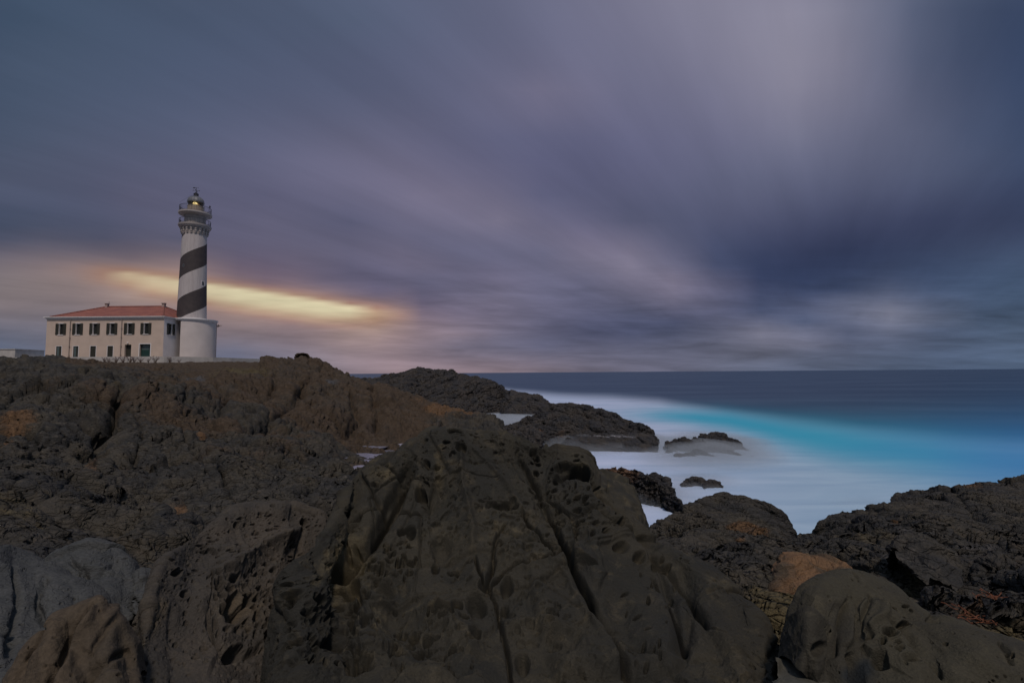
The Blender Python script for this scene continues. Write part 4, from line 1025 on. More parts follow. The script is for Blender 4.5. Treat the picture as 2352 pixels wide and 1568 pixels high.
# mound on the right shore
crest = [(1490,1275,11.5),(1515,1240,12.3),(1555,1212,13.0),(1600,1184,13.4),(1650,1172,13.8),(1700,1168,13.8),(1740,1178,13.6),(1780,1200,13.2),(1808,1228,12.8),(1828,1255,12.2),(1842,1280,11.3)]
foot = [(1480,1300,9.0),(1500,1330,7.6),(1545,1350,7.1),(1600,1360,7.0),(1650,1360,7.0),(1700,1355,7.2),(1745,1345,7.4),(1780,1330,7.8),(1805,1320,8.2),(1830,1310,8.8),(1860,1290,9.6)]
net_rock('rock_outcrop', auto_rows(crest, foot, .15, 2.0, 4.0, 3, 5, .01), M_slate, 520, 360, disp_sl(551, .36, .5), 'rounded knobbly outcrop with an orange patch on the near right shore, seen against white water', 'outcrop',
         attrs=lambda p, fx, fy: dict(rust=ell(fx, fy, [(1700,1215,40,12,1),(1745,1232,28,12,.9),(1700,1266,22,8,.7)]), grey=fx * 0, soil=fx * 0, ochre=ell(fx, fy, [(1650,1230,80,40,.3)])), bed=.45)
# cairn-like stone on the skyline
simple('rock', [(676,824,60),(682,814,60),(694,811,60),(706,813,60),(712,824,60)], [(678,830,59.3),(684,832,59.2),(694,834,59.2),(704,834,59.2),(712,832,59.3)], M_slate, 60, 50,
       disp_small(560, .15, 1.2, .05), 'jutting stone on the skyline at the end of the low white wall', 'rock', back=1.0, bz=.8, attrs=lambda p, fx, fy: dict(grey=fx * 0, soil=fx * 0 + .8, ochre=fx * 0, rust=fx * 0))

# ------------------------------------------------------------------ small pools
M_pool = plain('pool_water', (.20, .20, .26), 0.12, .35, 1.5, spec=.6)
def pool(x0_, y0_, z0_, rx, ry):
    """a flat sheet of caught seawater, radii in metres"""
    w = (x0_, y0_, z0_); rx *= 1.25; ry *= 1.25; mb = MB(); r_ = random.Random(int(rx * 1000 + x0_)); n = 40
    vs_ = []
    ph = [r_.uniform(0, 6.28) for _ in range(4)]
    for i in range(n):
        a = 2 * math.pi * i / n
        k = 1 + .22 * math.sin(2 * a + ph[0]) + .16 * math.sin(3 * a + ph[1]) + .1 * math.sin(7 * a + ph[2])
        vs_.append((rx * k * math.cos(a), ry * k * math.sin(a)))
    mb.v = [(x, y, 0) for x, y in vs_] + [(x * .7, y * .7, -.25) for x, y in vs_]
    mb.f = [tuple(range(n))] + [(i, n + i, n + (i + 1) % n, (i + 1) % n) for i in range(n)]
    o = mb.build('tide_pool', M_pool); o.location = w
    return tag(o, kind='structure')
for ps in pool_sites: pool(*ps)

# ------------------------------------------------------------------ buildings
def Q(x, y, d):      # photograph measured on a 2500 wide grid
    return P(x / 1.063, y / 1.063, d)
M_cream = plain('cream_plaster', (.56, .45, .375), .85, .10, .7, bump=.2)
M_white = plain('white_plaster', (.84, .77, .74), .85, .08, .6, bump=.2)  # same white as the annex, lightened to offset shade on the side wall
M_annex = plain('annex_plaster', (.62, .56, .54), .85, .09, .5, bump=.2)  # the side wall's white, darkened where the lamp strikes more strongly
M_trim = plain('white_trim', (.74, .72, .72), .7, .06, 2)
M_shut = plain('dark_shutter_paint', (.040, .040, .032), .6, .2, 5)
M_dark = plain('dark_window_glass', (.015, .018, .02), .15, .2, 3, spec=.5)
M_green = plain('green_door_paint', (.018, .05, .045), .5, .15, 4)
M_glassy = plain('grey_door_glass', (.10, .13, .13), .2, .1, 3, spec=.5)
M_pipe = plain('pipe_metal', (.30, .24, .21), .6, .1, 4)
M_grey = plain('grey_painted_iron', (.13, .135, .15), .45, .15, 4, spec=.5)
M_iron = plain('dark_iron', (.035, .035, .045), .5, .2, 6)
M_conc = plain('gallery_concrete', (.40, .36, .34), .85, .12, 2, bump=.2)
M_wallp = plain('boundary_wall_plaster', (.44, .42, .40), .9, .22, .8, bump=.3)
M_stone = plain('chimney_plaster', (.36, .28, .25), .85, .15, 4)
mt, g, b = mat_new('red_roof_tiles')
tc = g.n('ShaderNodeTexCoord')
wv = g.n('ShaderNodeTexWave', wave_type='BANDS', bands_direction='Z', wave_profile='SAW'); wv.inputs['Scale'].default_value = 1.6; wv.inputs['Distortion'].default_value = .6
g.l(tc.outputs['Object'], wv.inputs[0])
wx = g.n('ShaderNodeTexWave', wave_type='BANDS', bands_direction='X'); wx.inputs['Scale'].default_value = 1.3; g.l(tc.outputs['Object'], wx.inputs[0])
c = g.mix(g.maprange(g.noise(tc.outputs['Object'], .7, 5, .6), .35, .65), (.22,.072,.055,1), (.30,.105,.072,1))
c = g.mix(g.math('MULTIPLY', wv.outputs['Fac'], .25), c, (.16,.06,.05,1))
g.l(c, b.inputs['Base Color']); b.inputs['Roughness'].default_value = .8
bp = g.n('ShaderNodeBump'); bp.inputs['Strength'].default_value = .7; bp.inputs['Distance'].default_value = .08
g.l(g.math('ADD', wx.outputs['Fac'], wv.outputs['Fac']), bp.inputs['Height']); g.l(bp.outputs[0], b.inputs['Normal'])
M_tile = mt

HD = 82.0
ZB = 9.9                                     # terrace level
xl = Q(110, 870, HD)[0]; xr = Q(397.6, 866, HD)[0]
HW = xr - xl
zt = Q(397.6, 772, HD)[2]                    # top of the cornice
zh = zt - ZB
TCX, TCY = Q(468, 780, 88.6)[0], 88.6
RDR = 3.95                                   # radius of the round annex
SIDE = TCY - HD
house = empty('keepers_house', (xl, HD, ZB))
tag(house, 'long two storey cream house with red hipped roof and dark shutters beside the striped tower', 'house')

def facade(mb, w, h, ops, depth, org, ux, uy, nin):
    """wall sheet w x h with openings; org, ux (along), uy(up), nin (inward) are Vectors"""
    xs = sorted({0, w, *[o[0] for o in ops], *[o[1] for o in ops]}); zs = sorted({0, h, *[o[2] for o in ops], *[o[3] for o in ops]})
    def pt(a, c, k=0.0): return org + ux * a + uy * c + nin * k
    for i in range(len(xs) - 1):
        for j in range(len(zs) - 1):
            mx_, mz_ = (xs[i] + xs[i+1]) / 2, (zs[j] + zs[j+1]) / 2
            if any(o[0] < mx_ < o[1] and o[2] < mz_ < o[3] for o in ops): continue
            mb.quad(pt(xs[i], zs[j]), pt(xs[i+1], zs[j]), pt(xs[i+1], zs[j+1]), pt(xs[i], zs[j+1]))
    for a0, a1, c0, c1 in ops:
        mb.quad(pt(a0,c0), pt(a0,c1), pt(a0,c1,depth), pt(a0,c0,depth)); mb.quad(pt(a1,c0,depth), pt(a1,c1,depth), pt(a1,c1), pt(a1,c0))
        mb.quad(pt(a0,c1), pt(a1,c1), pt(a1,c1,depth), pt(a0,c1,depth)); mb.quad(pt(a0,c0,depth), pt(a1,c0,depth), pt(a1,c0), pt(a0,c0))

def lx(x): return Q(x, 800, HD)[0] - xl
def lz(y, x=250): return Q(x, y, HD)[2] - ZB
WX = [(136.3,161.7),(177.4,202.8),(219,244),(260.6,286.7),(303.3,329),(343.6,369.7)]
z0w, z1w = lz(816), lz(789.5)
wins = []
for a, b_ in WX:
    A0, A1 = lx(a), lx(b_); wd = A1 - A0
    wins.append((A0 + wd * .285, A1 - wd * .29, z0w, z1w, A0, A1))
LW = [(139.7,153),(181.3,194),(223,236.7),(264.8,278.4)]
z1d = lz(844.5)
doors = [(lx(a), lx(b_), 0.02, z1d) for a, b_ in LW]
doors.append((lx(306.5), lx(322.5), 0.02, lz(841.5))); doors.append((lx(342.8), lx(369), 0.02, lz(840.5)))
ops = [w_[:4] for w_ in wins] + doors
mb = MB(); X, Y, Zv = Vector((1,0,0)), Vector((0,1,0)), Vector((0,0,1))
DEP = .34
facade(mb, HW, zh - .2, ops, DEP, Vector((0,0,0)), X, Zv, Y)
mb.quad((0, 2*SIDE, 0), (0,0,0), (0,0,zh-.2), (0, 2*SIDE, zh-.2)); mb.quad((HW,2*SIDE,0),(0,2*SIDE,0),(0,2*SIDE,zh-.2),(HW,2*SIDE,zh-.2))
mb.build('front_wall', M_cream, house)
# white gable side, with its own window
mb = MB()
sw0, sw1 = 1.25, 2.05
SO = [(sw0, sw1, z0w + .02, z1w + .02)]
facade(mb, 2 * SIDE, zh - .2, SO, DEP, Vector((HW,0,0)), Y, Zv, -X)
o = mb.build('side_wall', M_white, house); o['label'] = 'white painted side wall'
# round annex carrying the tower
cxl, cyl = TCX - xl, TCY - HD
mb = MB()
mb.lathe([(RDR, 0), (RDR, zh - .25)], 72, R(-80), R(150), cxl, cyl)
mb.lathe([(RDR + .0, zh - .25), (0.2, zh - .25)], 72, 0, 2 * math.pi, cxl, cyl)
mb.build('round_annex', M_annex, house, True)
# cornice: straight part and the ring on the annex
mb = MB()
for i, (z0_, z1_, e) in enumerate(((-.42, -.26, .08), (-.257, -.12, .2), (-.117, 0.0, .36))):
    mb.box(-e, HW + e * .8, -e, .0 if False else 2 * SIDE + e, zh + z0_, zh + z1_)
mb.build('cornice', M_trim, house)
mb = MB()
mb.lathe([(RDR - .2, zh - .40), (RDR + .08, zh - .40), (RDR + .12, zh - .22), (RDR + .26, zh - .16), (RDR + .28, zh + .02), (RDR - .3, zh + .05)], 80, 0, 2 * math.pi, cxl, cyl)
mb.build('annex_cornice', M_trim, house, True)
# hipped roof
rz0 = zh + .03
rzt = Q(330, 748.5, TCY)[2] - ZB
rx0 = Q(260, 750, TCY)[0] - xl; rx1 = Q(400, 747, TCY)[0] - xl
e = .05
a_ = (e + .35, e, rz0); b2 = (HW - .25, e, rz0); c2 = (HW - .25, 2 * SIDE - e, rz0); d2 = (e + .35, 2 * SIDE - e, rz0)
r0 = (rx0, SIDE, rzt); r1 = (rx1, SIDE, rzt)
mb = MB(); mb.v = [a_, b2, c2, d2, r0, r1]; mb.f = [(0,1,5,4), (1,2,5), (2,3,4,5), (3,0,4), (3,2,1,0)]
roof = mb.build('roof', M_tile, house)
mb = MB()
for s_, t_ in ((r0, r1), (a_, r0), (b2, r1), (c2, r1), (d2, r0)): mb.tube(Vector(s_) + Vector((0,0,.04)), Vector(t_) + Vector((0,0,.04)), .11, 8)
mb.build('ridge_tiles', M_tile, roof, True)
for xx, w_ in ((rx0 + .25, .42), (rx1 + .15, .46)):
    mb = MB(); mb.box(xx - w_/2, xx + w_/2, SIDE - w_/2 - .2, SIDE + w_/2 - .2, rzt - .3, rzt + .35)
    for sx in (-1, 1): mb.box(xx + sx * w_ * .38 - .07, xx + sx * w_ * .38 + .07, SIDE - w_/2 - .2, SIDE + w_/2 - .2, rzt + .353, rzt + .50)
    mb.box(xx - w_/2 - .08, xx + w_/2 + .08, SIDE - w_/2 - .28, SIDE + w_/2 - .12, rzt + .503, rzt + .60)
    mb.build('chimney', M_stone, roof)
mb = MB(); mb.tube((rx0 + .6, SIDE - .2, rzt), (rx0 + .62, SIDE - .2, rzt + .95), .03); mb.build('roof_rod', M_iron, roof)
# windows
def shutter(mb, a0, a1, c0, c1, side=False):
    n = 14
    def bx(u0, u1, k0, k1, w0, w1):
        if side: mb.box(HW - k1, HW - k0, u0, u1, w0, w1)
        else: mb.box(u0, u1, k0, k1, w0, w1)
    f_ = .07
    bx(a0, a0 + f_, -.075, -.01, c0, c1); bx(a1 - f_, a1, -.075, -.01, c0, c1)
    bx(a0 + f_, a1 - f_, -.073, -.012, c0, c0 + f_); bx(a0 + f_, a1 - f_, -.073, -.012, c1 - f_, c1)
    for i in range(n):
        z_ = c0 + f_ + (c1 - c0 - 2 * f_) * i / n
        bx(a0 + f_, a1 - f_, -.06, -.02, z_ + .01, z_ + (c1 - c0) / n * .72)
def window(a0, a1, c0, c1, L0, L1, side=False):
    mb = MB()
    def bx(u0, u1, k0, k1, w0, w1):
        if side: mb.box(HW - k1, HW - k0, u0, u1, w0, w1)
        else: mb.box(u0, u1, k0, k1, w0, w1)
    k = DEP - .10
    t = .07
    bx(a0 + .003, a0 + t, k, k + .06, c0, c1); bx(a1 - t, a1 - .003, k, k + .06, c0, c1); bx(a0 + t, a1 - t, k, k + .058, c0, c0 + t); bx(a0 + t, a1 - t, k, k + .058, c1 - t, c1)
    m_ = (a0 + a1) / 2; bx(m_ - .03, m_ + .03, k + .002, k + .055, c0 + t, c1 - t)
    wnd = mb.build('window', M_shut, house)
    mb = MB(); bx(a0, a1, k + .065, k + .075, c0, c1); mb.build('pane', M_dark, wnd)
    mb = MB(); bx(a0 - .12, a1 + .12, -.08, .02, c0 - .10, c0 - .005); mb.build('sill', M_trim, wnd)
    mb = MB(); bx(a0 - .10, a1 + .10, -.03, -.004, c1 + .005, c1 + .12); mb.build('lintel_trim', M_trim, wnd)
    mb = MB(); bx(a0 + .003, a0 + .03, .004, k - .004, c0 + .003, c1 - .003); bx(a1 - .03, a1 - .003, .004, k - .004, c0 + .003, c1 - .003); mb.build('reveal', M_trim, wnd)
    for s0, s1 in ((L0, a0 - .01), (a1 + .01, L1)):
        mb = MB(); shutter(mb, s0, s1, c0 - .03, c1 + .03, side); mb.build('shutter', M_shut, wnd)
for w_ in wins: window(*w_)
window(SO[0][0], SO[0][1], SO[0][2], SO[0][3], .72, 2.62, True)
for i, (a0, a1, c0, c1) in enumerate(doors):
    wide = i == 5; k = DEP - .06 if i < 4 else DEP + .1
    if i < 4: k = .10
    mb = MB()
    t = .09
    mb.box(a0 + .003, a0 + t, k - .03, k + .03, c0, c1); mb.box(a1 - t, a1 - .003, k - .03, k + .03, c0, c1); mb.box(a0 + t, a1 - t, k - .028, k + .028, c1 - t, c1)
    if wide:
        dr = mb.build('door', M_green, house)
        zs_ = c0 + (c1 - c0) * .60; ms = a0 + (a1 - a0) * .72
        mb = MB(); mb.box(a0 + t, a1 - t, k - .02, k + .02, c0, zs_); mb.build('door_panel', M_green, dr)
        mb = MB(); mb.box(ms - .05, ms + .05, k - .022, k + .022, zs_, c1 - t); mb.build('mullion', M_green, dr)
        for u0, u1 in ((a0 + t, ms - .05), (ms + .05, a1 - t)):
            mb = MB(); mb.box(u0, u1, k - .005, k + .005, zs_ + .004, c1 - t); mb.build('pane', M_glassy, dr)
        mb = MB(); mb.box(a0 - .13, a0 - .003, -.03, -.004, c0, c1 + .13); mb.box(a1 + .003, a1 + .13, -.03, -.004, c0, c1 + .13); mb.box(a0 - .002, a1 + .002, -.03, -.005, c1 + .003, c1 + .13); mb.build('door_surround', M_trim, dr)
    elif i == 4:
        dr = mb.build('door', M_shut, house)
        mb = MB(); mb.box(a0 + t, a1 - t, k - .02, k + .02, c0, c1 - t); mb.build('door_leaf', M_shut, dr)
        mb = MB(); mm = (a0 + a1) / 2; mb.lathe([(.0, .14), (.09, .10), (.13, 0), (.10, -.05), (0, -.06)], 12, 0, 2*math.pi, mm, -.13)
        mb.v = [(x, y, z + c1 + .28) for x, y, z in mb.v]; mb.box(mm - .03, mm + .03, -.10, -.003, c1 + .26, c1 + .32); mb.build('wall_lamp', M_trim, dr, True)
    else:
        dr = mb.build('door', M_shut, house)
        m_ = (a0 + a1) / 2
        for u0, u1, mt_ in ((a0 + t, m_ - .01, M_glassy if i in (0, 1) else M_green), (m_ + .01, a1 - t, M_shut)):
            mb = MB(); mb.box(u0, u1, k - .02, k + .02, c0, c1 - t)
            for q in range(9):
                z_ = c0 + .15 + q * (c1 - c0 - .4) / 9; mb.box(u0 + .04, u1 - .04, k - .035, k - .021, z_, z_ + .10)
            mb.build('door_leaf', M_shut if i > 1 else mt_, dr)
        mb = MB(); mb.box(a0 - .08, a0 - .003, -.02, -.003, c0, c1 + .08); mb.box(a1 + .003, a1 + .08, -.02, -.003, c0, c1 + .08); mb.box(a0 - .002, a1 + .002, -.02, -.004, c1 + .003, c1 + .08); mb.build('door_surround', M_trim, dr)
# drainpipes, plinth line
for xx, sk in ((lx(172.5), 0), (lx(298), 0)):
    mb = MB(); mb.tube((xx, -.12, 0.0), (xx, -.12, zh - .42), .05)
    for q in range(4): mb.box(xx - .10, xx + .10, -.18, -.003, .5 + q * 1.5, .58 + q * 1.5)
    mb.build('drainpipe', M_pipe, house, True)
mb = MB(); mb.box(-.03, HW + .03, -.03, -.004, 0, .10); mb.build('base_course', M_stone, house)
mb = MB(); ax, ay = cxl + RDR * math.cos(R(28)), cyl + RDR * math.sin(R(28))
mb.tube((ax - .1, ay, zh - .9), (ax + .95, ay + .1, zh - .75), .06); mb.tube((ax + .25, ay, zh - 1.15), (ax + .3, ay, zh - .6), .09); mb.box(ax + .4, ax + .62, ay - .1, ay + .1, zh - .98, zh - .72); mb.tube((ax + .02, ay, 0), (ax + .02, ay, zh - .5), .05)
mb.build('bracket_pipe', M_pipe, house)

# ---- the tower
tower = empty('lighthouse', (TCX, TCY, ZB))
tag(tower, 'tall round lighthouse tower with black and white spiral bands and a lit lantern', 'lighthouse')
def tz(y): return Q(470, y, TCY)[2] - ZB
zb0 = zh - .2
z_g2b, z_g2t = tz(577), tz(552)       # lower gallery: foot of the flare, deck top
z_u_b, z_u_t = tz(529), tz(522)       # upper gallery deck
z_rim, z_par, z_dtop = tz(496), tz(506), tz(479.5)
r_b, r_t = 2.36, 1.96
# helical stripes are paint: two tones by height and bearing
mt, g, b = mat_new('spiral_tower_paint')
tc = g.n('ShaderNodeTexCoord'); sp_ = g.n('ShaderNodeSeparateXYZ'); g.l(tc.outputs['Object'], sp_.inputs[0])
ang = g.math('DIVIDE', g.math('ARCTAN2', sp_.outputs[1], sp_.outputs[0]), 2 * math.pi)
PIT = 7.75
vaz = math.atan2(-TCX, -TCY) # direction to camera
# left tangent point seen from the camera
tl = math.atan2(-TCY, -TCX) ; al = tl - math.pi / 2 * .985
zl = Q(436.5, 679.4, TCY)[2] - ZB - .80
ph = zl / PIT - (al / (2 * math.pi))
hh = g.math('SUBTRACT', g.math('SUBTRACT', g.math('DIVIDE', sp_.outputs[2], PIT), ang), ph)
fr_ = g.math('FRACT', g.math('ADD', hh, 20.0))
blk = g.math('LESS_THAN', fr_, 0.5)
nz = g.noise(tc.outputs['Object'], 1.2, 6, .65)
nv = g.n('ShaderNodeMapping'); nv.inputs['Scale'].default_value = (4, 4, .35); g.l(tc.outputs['Object'], nv.inputs[0])
nz2 = g.noise(nv.outputs[0], 1.0, 4, .6)
wcol = g.mix(g.maprange(nz2, .35, .7), (.50,.46,.45,1), (.42,.38,.375,1))
bcol = g.mix(g.maprange(nz, .3, .7), (.050,.042,.044,1), (.068,.056,.055,1))
g.l(g.mix(blk, wcol, bcol), b.inputs['Base Color']); b.inputs['Roughness'].default_value = .7; b.inputs['Specular IOR Level'].default_value = .3
M_spiral = mt
mb = MB()
mb.lathe([(r_b, zb0 + (z_g2b - zb0) * t) if False else (r_b + (r_t - r_b) * t, zb0 + (z_g2b - zb0) * t) for t in np.linspace(0, 1, 24)], 96)
mb.build('shaft', M_spiral, tower, True)
mb = MB(); mb.lathe([(r_b + .0, zb0 - .2), (r_b + .35, zb0 - .2), (r_b + .30, zb0 + .42), (r_b + .02, zb0 + .5)], 64); mb.build('base_ring', M_trim, tower, True)
# flare and lower gallery
mb = MB()
dh = z_g2t - z_g2b
mb.lathe([(r_t + .003, z_g2b), (r_t + .05, z_g2b + dh * .25), (2.05, z_g2b + dh * .5), (2.22, z_g2b + dh * .66), (2.44, z_g2b + dh * .70), (2.46, z_g2b + dh * .80), (2.58, z_g2b + dh * .82), (2.66, z_g2b + dh * .90), (2.66, z_g2t), (1.6, z_g2t + .01)], 80)
gal = mb.build('lower_gallery', M_conc, tower, True)
for i in range(20):
    a = 2 * math.pi * i / 20
    mb = MB()
    for r0_, r1_, q0, q1 in ((r_t - .05, r_t + .22, .48, .64), (r_t - .05, r_t + .16, .26, .42), (r_t - .05, r_t + .06, .12, .22)):
        mb.box(r0_, r1_ + .12, -.15, .15, z_g2b + dh * q0, z_g2b + dh * q1)
    ca, sa_ = math.cos(a), math.sin(a)
    mb.v = [(x * ca - y * sa_, x * sa_ + y * ca, z) for x, y, z in mb.v]
    mb.build('corbel', M_conc, gal)
def railing(zb_, zt_, r, name, par):
    mb = MB(); n = 60
    for i in range(n):
        a = 2 * math.pi * i / n; a2 = 2 * math.pi * (i + 1) / n
        p0 = (r * math.cos(a), r * math.sin(a)); p1 = (r * math.cos(a2), r * math.sin(a2))
        mb.tube((*p0, zb_), (*p0, zt_), .035 if i % 8 == 0 else .014, 5)
        mb.tube((*p0, zt_), (*p1, zt_), .035, 6); mb.tube((*p0, zb_ + .12), (*p1, zb_ + .12), .02, 5)
    return mb.build(name, M_iron, par)
railing(z_g2t, tz(539.5), 2.5, 'railing', gal)
mb = MB(); mb.lathe([(1.68, z_g2t + .012), (1.68, z_u_b + .02), (1.75, z_u_b + .1)], 64)
for i in range(40):
    a = 2 * math.pi * i / 40; mb.tube((1.685*math.cos(a), 1.685*math.sin(a), z_g2t), (1.685*math.cos(a), 1.685*math.sin(a), z_u_b - .05), .022, 4)
mb.build('watch_room', M_conc, tower, True)
mb = MB(); mb.lathe([(1.72, z_u_b + .0), (2.3, z_u_b + .12), (2.60, z_u_b + .18), (2.68, z_u_b + .28), (2.68, z_u_t), (1.2, z_u_t + .01)], 80)
gal2 = mb.build('upper_gallery', M_conc, tower, True)
railing(z_u_t, tz(508), 2.52, 'railing', gal2)
# lantern
M_lanp = plain('lantern_parapet_paint', (.30, .25, .20), .7, .1, 4)
mb = MB(); mb.lathe([(1.30, z_u_t + .012), (1.30, z_par), (1.34, z_par + .02), (1.34, z_par + .10), (1.2, z_par + .10)], 40)
lantern = mb.build('lantern', M_lanp, tower, True)
mt, g, b = mat_new('lantern_glass')
tr = g.n('ShaderNodeBsdfTransparent'); tr.inputs[0].default_value = (.85, .88, .85, 1); gl = g.n('ShaderNodeBsdfGlossy'); gl.inputs['Roughness'].default_value = .05
fz = g.n('ShaderNodeFresnel'); mxs = g.n('ShaderNodeMixShader'); g.l(fz.outputs[0], mxs.inputs[0]); g.l(tr.outputs[0], mxs.inputs[1]); g.l(gl.outputs[0], mxs.inputs[2])
for nd in g.t.nodes:
    if nd.type == 'OUTPUT_MATERIAL': g.l(mxs.outputs[0], nd.inputs[0])
M_lg = mt
mb = MB(); mb.lathe([(1.19, z_par + .11), (1.19, z_rim - .01)], 12); mb.build('glazing', M_lg, lantern)
mb = MB()
for i in range(12):
    a = 2 * math.pi * (i + .3) / 12; a2 = 2 * math.pi * (i + 1.3) / 12
    mb.tube((1.21*math.cos(a), 1.21*math.sin(a), z_par + .1), (1.21*math.cos(a2), 1.21*math.sin(a2), z_rim), .022, 5)
    mb.tube((1.21*math.cos(a2), 1.21*math.sin(a2), z_par + .1), (1.21*math.cos(a), 1.21*math.sin(a), z_rim), .022, 5)
mb.build('glazing_bars', M_grey, lantern)
mt, g, b = mat_new('lamp_glow'); b.inputs['Base Color'].default_value = (.9, .7, .35, 1); b.inputs['Emission Color'].default_value = (1, .72, .30, 1); b.inputs['Emission Strength'].default_value = 1.3
M_lamp = mt
mt, g, b = mat_new('lens_glow'); b.inputs['Base Color'].default_value = (.3, .2, .08, 1); b.inputs['Emission Color'].default_value = (.75, .38, .08, 1); b.inputs['Emission Strength'].default_value = .30
M_lens = mt
zm = (z_par + z_rim) / 2 + .05
mb = MB()
for k in range(7):
    zz = z_par + .12 + k * (z_rim - z_par - .2) / 7; rr_ = .62 - .06 * abs(k - 3)
    mb.lathe([(rr_ - .1, zz), (rr_, zz + .05), (rr_ - .1, zz + .11)], 24)
mb.build('lens', M_lens, lantern, True)
mb = MB(); mb.lathe([(0, zm - .32), (.30, zm - .2), (.40, zm), (.30, zm + .2), (0, zm + .32)], 20); mb.v = [(x + .25, y - .55, z) for x, y, z in mb.v]; mb.build('lamp', M_lamp, lantern, True)
hd_ = z_dtop - z_rim
mb = MB(); mb.lathe([(1.1, z_rim - .02), (1.40, z_rim - .02), (1.42, z_rim + .08), (1.34, z_rim + .10)] + [(1.34 * math.cos(t), z_rim + .10 + (hd_ - .1) * math.sin(t)) for t in np.linspace(0.05, 1.32, 10)], 16)
dome = mb.build('dome', M_grey, lantern)
mb = MB()
for i in range(16):
    a = 2 * math.pi * i / 16; pr = None
    for t in np.linspace(.03, 1.32, 8):
        q = (1.36*math.cos(t)*math.cos(a), 1.36*math.cos(t)*math.sin(a), z_rim + .11 + (hd_ - .1) * math.sin(t))
        if pr: mb.tube(pr, q, .025, 4)
        pr = q
mb.build('dome_ribs', M_grey, dome)
zc0 = z_dtop - .08
mb = MB(); mb.lathe([(.42, zc0), (.40, zc0 + .45), (.44, zc0 + .5), (.36, zc0 + .62), (.15, zc0 + .74), (.14, zc0 + .85), (0, zc0 + .9)], 20); mb.build('ventilator', M_iron, dome, True)
zv = zc0 + .85; ztop = tz(458)
mb = MB(); mb.tube((0,0,zv), (0,0,ztop), .035)
for a in (0.3, 0.3 + math.pi/2, .3 + math.pi, .3 + 1.5*math.pi): mb.tube((0,0,zv + .3), (.5*math.cos(a), .5*math.sin(a), zv + .3), .025); mb.box(.5*math.cos(a) - .06, .5*math.cos(a) + .06, .5*math.sin(a) - .02, .5*math.sin(a) + .02, zv + .26, zv + .40)
mb.box(-.62, -.2, -.015, .015, zv + .78, zv + .95); mb.tube((-.6, 0, zv + .85), (.45, 0, zv + .85), .022)
mb.build('weather_vane', M_iron, dome)
mb = MB(); mb.tube((-.45, -.3, zc0 + .3), (-2.1, -1.35, z_u_t + 1.05 + .7), .012, 4); mb.build('stay_wire', M_iron, dome)
an = math.atan2(-TCY, -TCX) + R(62); ax, ay = 2.52 * math.cos(an), 2.52 * math.sin(an)
mb = MB(); mb.tube((ax, ay, tz(508) - .1), (ax, ay, tz(508) + .5), .04); mb.lathe([(0, 0), (.14, .04), (.14, .26), (.05, .36), (0, .38)], 12, 0, 2*math.pi, ax, ay)
mb.v = mb.v[:16] + [(x, y, z + tz(508) + .12) for x, y, z in mb.v[16:]]
mb.build('railing_beacon', M_iron, gal2)
# tower windows
def tower_window(x, y, w_, h_, fm=None):
    z_ = Q(x, y, TCY - 1.6)[2] - ZB
    # bearing of the point on the shaft hit by this sight line
    ray = Q(x, y, TCY); dirx, diry = ray[0] / ray[1], 1.0
    r = r_b + (r_t - r_b) * (z_ - zb0) / (z_g2b - zb0)
    A = dirx**2 + 1; B = -2 * (dirx * TCX + TCY); Cc = TCX**2 + TCY**2 - r * r
    t_ = (-B - math.sqrt(max(B*B - 4*A*Cc, 0))) / (2*A)
    a = math.atan2(t_ - TCY, t_ * dirx - TCX)
    mb = MB(); mb.box(r - .2, r + .03, -w_/2, -w_/2 + .07, -h_/2, h_/2); mb.box(r - .2, r + .03, w_/2 - .07, w_/2, -h_/2, h_/2); mb.box(r - .2, r + .028, -w_/2, w_/2, -h_/2 - .08, -h_/2); mb.box(r - .2, r + .028, -w_/2, w_/2, h_/2, h_/2 + .07); mb.box(r - .1, r + .015, -.02, .02, -h_/2, h_/2)
    ca, sa_ = math.cos(a), math.sin(a)
    rotv = lambda V: [(x_*ca - y_*sa_, x_*sa_ + y_*ca, zz + z_) for x_, y_, zz in V]
    mb.v = rotv(mb.v); wn = mb.build('window', fm or M_trim, tower)
    mb = MB(); mb.box(r - .19, r + .006, -w_/2 + .07, w_/2 - .07, -h_/2, h_/2); mb.v = rotv(mb.v); mb.build('pane', M_dark, wn)
tower_window(495.5, 689.5, .72, .78)
tower_window(448, 649, .36, .36, M_grey)

# ---- terrace, boundary wall, low building far left
wl = [(-420, 75.0), (400, 75.0), (520, 80.4), (560, 83.5), (660, 93)]
wp = [Q(a, 875, d_) for a, d_ in wl]
mb = MB()
for i in range(len(wp) - 1):
    p0, p1 = np.array(wp[i][:2]), np.array(wp[i+1][:2]); t_ = p1 - p0; n_ = np.array([t_[1], -t_[0]]) / np.linalg.norm(t_)
    ee = p0 - n_ * 0; th = .3
    q = [p0 + n_ * .0, p1, p1 - n_ * th, p0 - n_ * th]
    b0 = len(mb.v); mb.v += [(x, y, 7.6) for x, y in q] + [(x, y, 9.90) for x, y in q]
    mb.f += [tuple(b0 + k for k in f_) for f_ in ((0,1,5,4), (1,2,6,5), (2,3,7,6), (3,0,4,7), (4,5,6,7))]
cp = mb.v[0]; mb.v = [(x - cp[0], y - cp[1], z - 7.6) for x, y, z in mb.v]
o = mb.build('boundary_wall', M_wallp); o.location = (cp[0], cp[1], 7.6)
tag(o, 'low plastered boundary wall running in front of the cream house', 'wall')
mb = MB()
tv = [(w_[0], w_[1] + .28) for w_ in wp] + [(wp[-1][0] + 1, 118), (wp[0][0] - 30, 118)]
nT = len(tv); mb.v = [(x, y, 9.86) for x, y in tv] + [(x, y, 7.5) for x, y in tv]
mb.f = [tuple(range(nT))] + [(i, nT + i, nT + (i+1) % nT, (i+1) % nT) for i in range(nT)]
